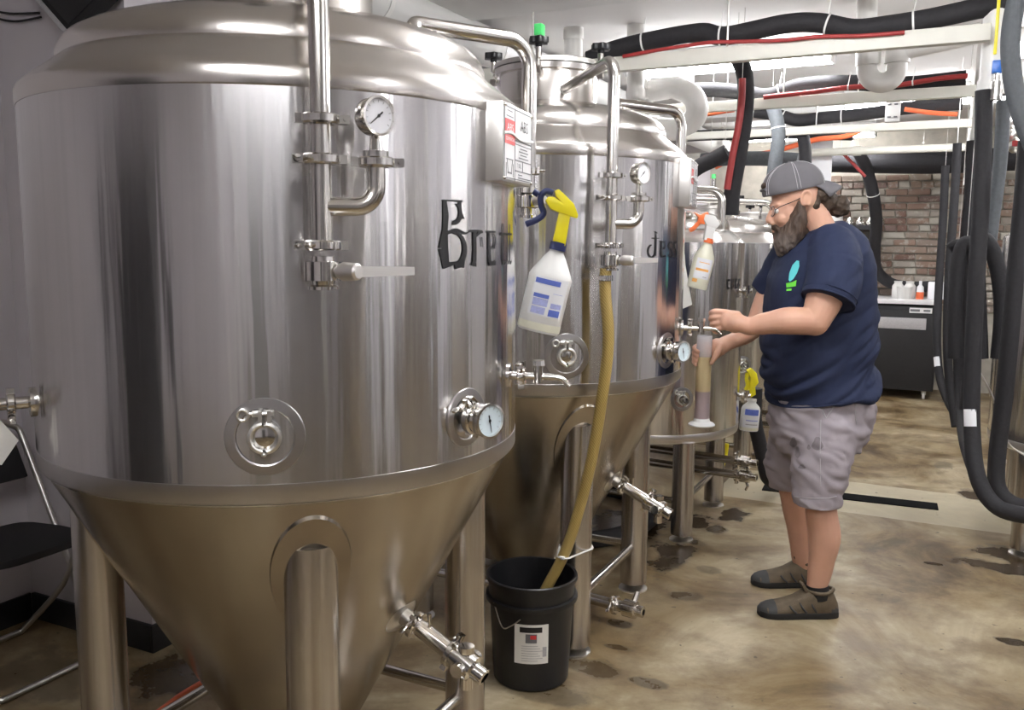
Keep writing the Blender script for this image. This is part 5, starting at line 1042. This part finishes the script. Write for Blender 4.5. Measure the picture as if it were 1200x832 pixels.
# --- hair, beard
b = MB(); b.ell(L(957, 228), (.058, .070, .045), 20, 12); b.ell(L(968, 236), (.048, .05, .045), 16, 12); b.ell(L(983, 241), (.044, .042, .046), 18, 12); b.ell(L(955, 236, -.042), (.020, .026, .036), 14, 10); b.ell(L(955, 236, .042), (.020, .026, .036), 14, 10)
remesh(b, 'hair', 'hair_brown', .0055, 2, lambda p, n: noise.noise(p * 45) * .008 + noise.noise(p * 110) * .003)
b = MB()
for s in (-1, 1): taper(b, [L(937, 240, s * .066), L(936, 256, s * .062), L(929, 272, s * .050), L(921, 283, s * .028)], [.018, .036, .048, .050], 16, 4); taper(b, [L(907.5, 265, s * .006), L(911, 268, s * .030), L(919, 273, s * .045)], [.012, .013, .018], 12, 4)
b.ell(L(927, 274), (.072, .066, .054), 20, 14); b.ell(L(926, 289), (.062, .056, .054), 20, 14, Matrix.Rotation(.25, 3, 'Y')); b.ell(L(927, 298), (.042, .040, .038), 16, 12); b.ell(L(914, 279), (.026, .034, .030), 16, 12)
remesh(b, 'beard', 'beard_hair', .006, 3, lambda p, n: noise.noise(V((p.x * 50, p.y * 50, p.z * 14))) * .008 + noise.noise(V((p.x * 120, p.y * 120, p.z * 40))) * .004)
# --- eyes, glasses
plain('glass_wire', (.05, .05, .055), .3, .8); plain('lens_clear', (.9, .95, .98), .05, alpha=.18)
for s in (-1, 1):
    MB().ell(L(910.5, 247.5, s * .033), (.012, .013, .012), 14, 10).build('eye', 'eye_white', PERSON)
    c = L(905.5, 248, s * .034); b = MB(); b.tube([c + V((-.002 + .004 * abs(cos(t)), .026 * cos(t), .020 * sin(t))) for t in [2 * pi * k / 20 for k in range(21)]], .0016, 6, caps=False); g = b.build('eyeglass_rim', 'glass_wire', PERSON)
    MB().lathe([(.0001, 0), (.0165, 0)], 20, frame(c, (-1, 0, 0)) @ Matrix.Scale(1.0, 4)).build('lens', 'lens_clear', g, fix=False)
    b = MB(); b.tube(smooth_path([c + V((.002, s * .024, .004)), L(915, 242, s * .068), L(930, 236, s * .079), L(944, 229, s * .082)], 4), .0018, 6); b.build('eyeglass_temple', 'glass_wire', g)
b = MB(); b.tube(smooth_path([L(905.5, 246.5, -.010), L(904, 245.5, 0), L(905.5, 246.5, .010)], 3), .0016, 6); b.build('eyeglass_bridge', 'glass_wire', PERSON)
# --- shoes
def shoe(heel_u, toe_u, v, dy, ank):
    xh, xt = L(heel_u, v, dy).x, L(toe_u, v, dy).x; Ls = xh - xt; e = V((xh, dy, 0)); st = [(0, .026, .060), (.05, .035, .098), (.16, .041, .112), (.30, .043, .116), (.42, .044, .106), (.55, .046, .084), (.68, .049, .068), (.80, .050, .058), (.91, .043, .050), (.98, .024, .038), (1.0, .008, .03)]
    b = MB(); rr = []
    for s, w, h in st:
        bx_ = .55 if s < .5 else .8
        rr.append([e + V((-s * Ls, w * 1.06 * (1 if cos(a) >= 0 else -1) * abs(cos(a)) ** bx_, max(.016, .016 + (h - .016) * sin(a) ** bx_))) if sin(a) > 0 else e + V((-s * Ls, w * 1.04 * cos(a), .014)) for a in [2 * pi * k / 24 for k in range(24)]])
    b.loft(rr); up = b.build('shoe', 'shoe_brown', PERSON, angle=60)
    out2 = [(-s * Ls * 1.015 + .003, w * 1.16) for s, w, h in st] ; poly = [(x, y) for x, y in out2] + [(x, -y) for x, y in reversed(out2)]
    b = MB(); b.prism(poly, 0.0, .026, Matrix.Translation(e)); b.build('sole', 'sole_black', up, bevel=.006)
    b = MB(); b.loft([[e + V((-s * Ls, w * 1.10 * cos(a), max(.018, .016 + (h * .62 - .016) * sin(a)))) for a in [pi * k / 16 for k in range(17)]] for s, w, h in [(.80, .051, .10), (.88, .047, .092), (.95, .035, .080), (1.0, .016, .06), (1.01, .006, .045)]], caps=False, closed=False); b.build('toe_cap', 'shoe_grey', up, angle=60)
    b = MB(); b.loft([[e + V((-s * Ls, w * 1.09 * cos(a), .018 + (h - .016) * max(0, sin(a)) * .96)) for a in [pi * k / 16 for k in range(17)]] for s, w, h in [(-.005, .026, .062), (.04, .035, .088), (.10, .038, .098)]], caps=False, closed=False); b.build('heel_counter', 'shoe_grey', up, angle=60)
    for k in range(4): s = .40 + .06 * k; b = MB(); h = .104 - .018 * k; b.tube(smooth_path([e + V((-s * Ls, -.024, h - .014)), e + V((-s * Ls - .008, 0, h)), e + V((-s * Ls, .024, h - .014))], 4), .003, 8); b.build('lace', 'black_matte', up)
    for k in range(3): s = .30 + .13 * k; b = MB(); b.tube(smooth_path([e + V((-s * Ls, -.047 - .004 * k, .03)), e + V((-(s + .05) * Ls, -.045 - .003 * k, .055 - .006 * k)), e + V((-(s + .08) * Ls, -.034 - .004 * k, .080 - .012 * k))], 3), .004, 8); b.build('side_strap', 'shoe_grey', up)
    ax_ = ank; b = MB(); b.tube([V((ax_.x + .004, dy, .075)), V((ax_.x, dy, .105)), V((ax_.x - .002, dy, .130))], [.047, .0455, .0445], 22); b.build('sock', 'black_matte', up)
    b = MB(); b.tube(smooth_path([V((ax_.x - .046, dy, .110)), V((ax_.x - .02, dy - .041, .108)), V((ax_.x + .025, dy - .041, .107)), V((xh - .016, dy, .112)), V((ax_.x + .025, dy + .041, .107)), V((ax_.x - .02, dy + .041, .108)), V((ax_.x - .046, dy, .110))], 6), .0075, 10); b.build('collar', 'shoe_brown', up)
    b = MB(); b.box(V((ax_.x - .056, dy, .118)), (.012, .05, .045), Matrix.Rotation(-.5, 3, 'Y')); b.build('tongue', 'shoe_brown', up, bevel=.005)
shoe(979, 888, 722, -.15, L(957, 709, -.15)); shoe(965, 880.5, 686, .175, L(945, 688, .175))
# --- sample cylinder (a thing of its own, held in the far hand)
cw = V((*c2r(CYX.x + PX0, CYX.y + PY0), cz0)); CY = tag(empty('sample_cylinder', cw), 'translucent plastic sample cylinder of hazy beer held by the man', 'cylinder')
plain('jar_plastic', (.86, .86, .90), .25, var=.02, trans=.55); plain('beer_hazy', (.72, .58, .33), .3, var=.05, scale=8, trans=.2); plain('beer_sediment', (.44, .35, .36), .3, var=.1, scale=10, trans=.25)
H = cz1 - cz0; zl1 = H * (500 - 418) / 107; zl0 = H * (500 - 459) / 107
MB().lathe([(CYR - .003, H), (CYR, H), (CYR + .0005, zl1 + .0005), (CYR - .0025, zl1 + .0005)], 36).build('jar_wall', 'jar_plastic', CY, angle=40); 
MB().lathe([(.0001, zl1), (CYR - .0002, zl1), (CYR, zl1 - .004), (CYR, zl0)], 36).build('beer', 'beer_hazy', CY, angle=50); MB().lathe([(CYR, zl0), (CYR, .012), (.0001, .012)], 36).build('sediment', 'beer_sediment', CY, angle=50)  # mauve lower beer: refraction of the tank put into the colour
MB().lathe([(.0001, 0), (.054, 0), (.055, .004), (.05, .009), (CYR + .004, .016), (CYR, .03), (CYR - .002, .03)], 6 * 6).build('base_flange', 'bottle_white', CY, angle=30)
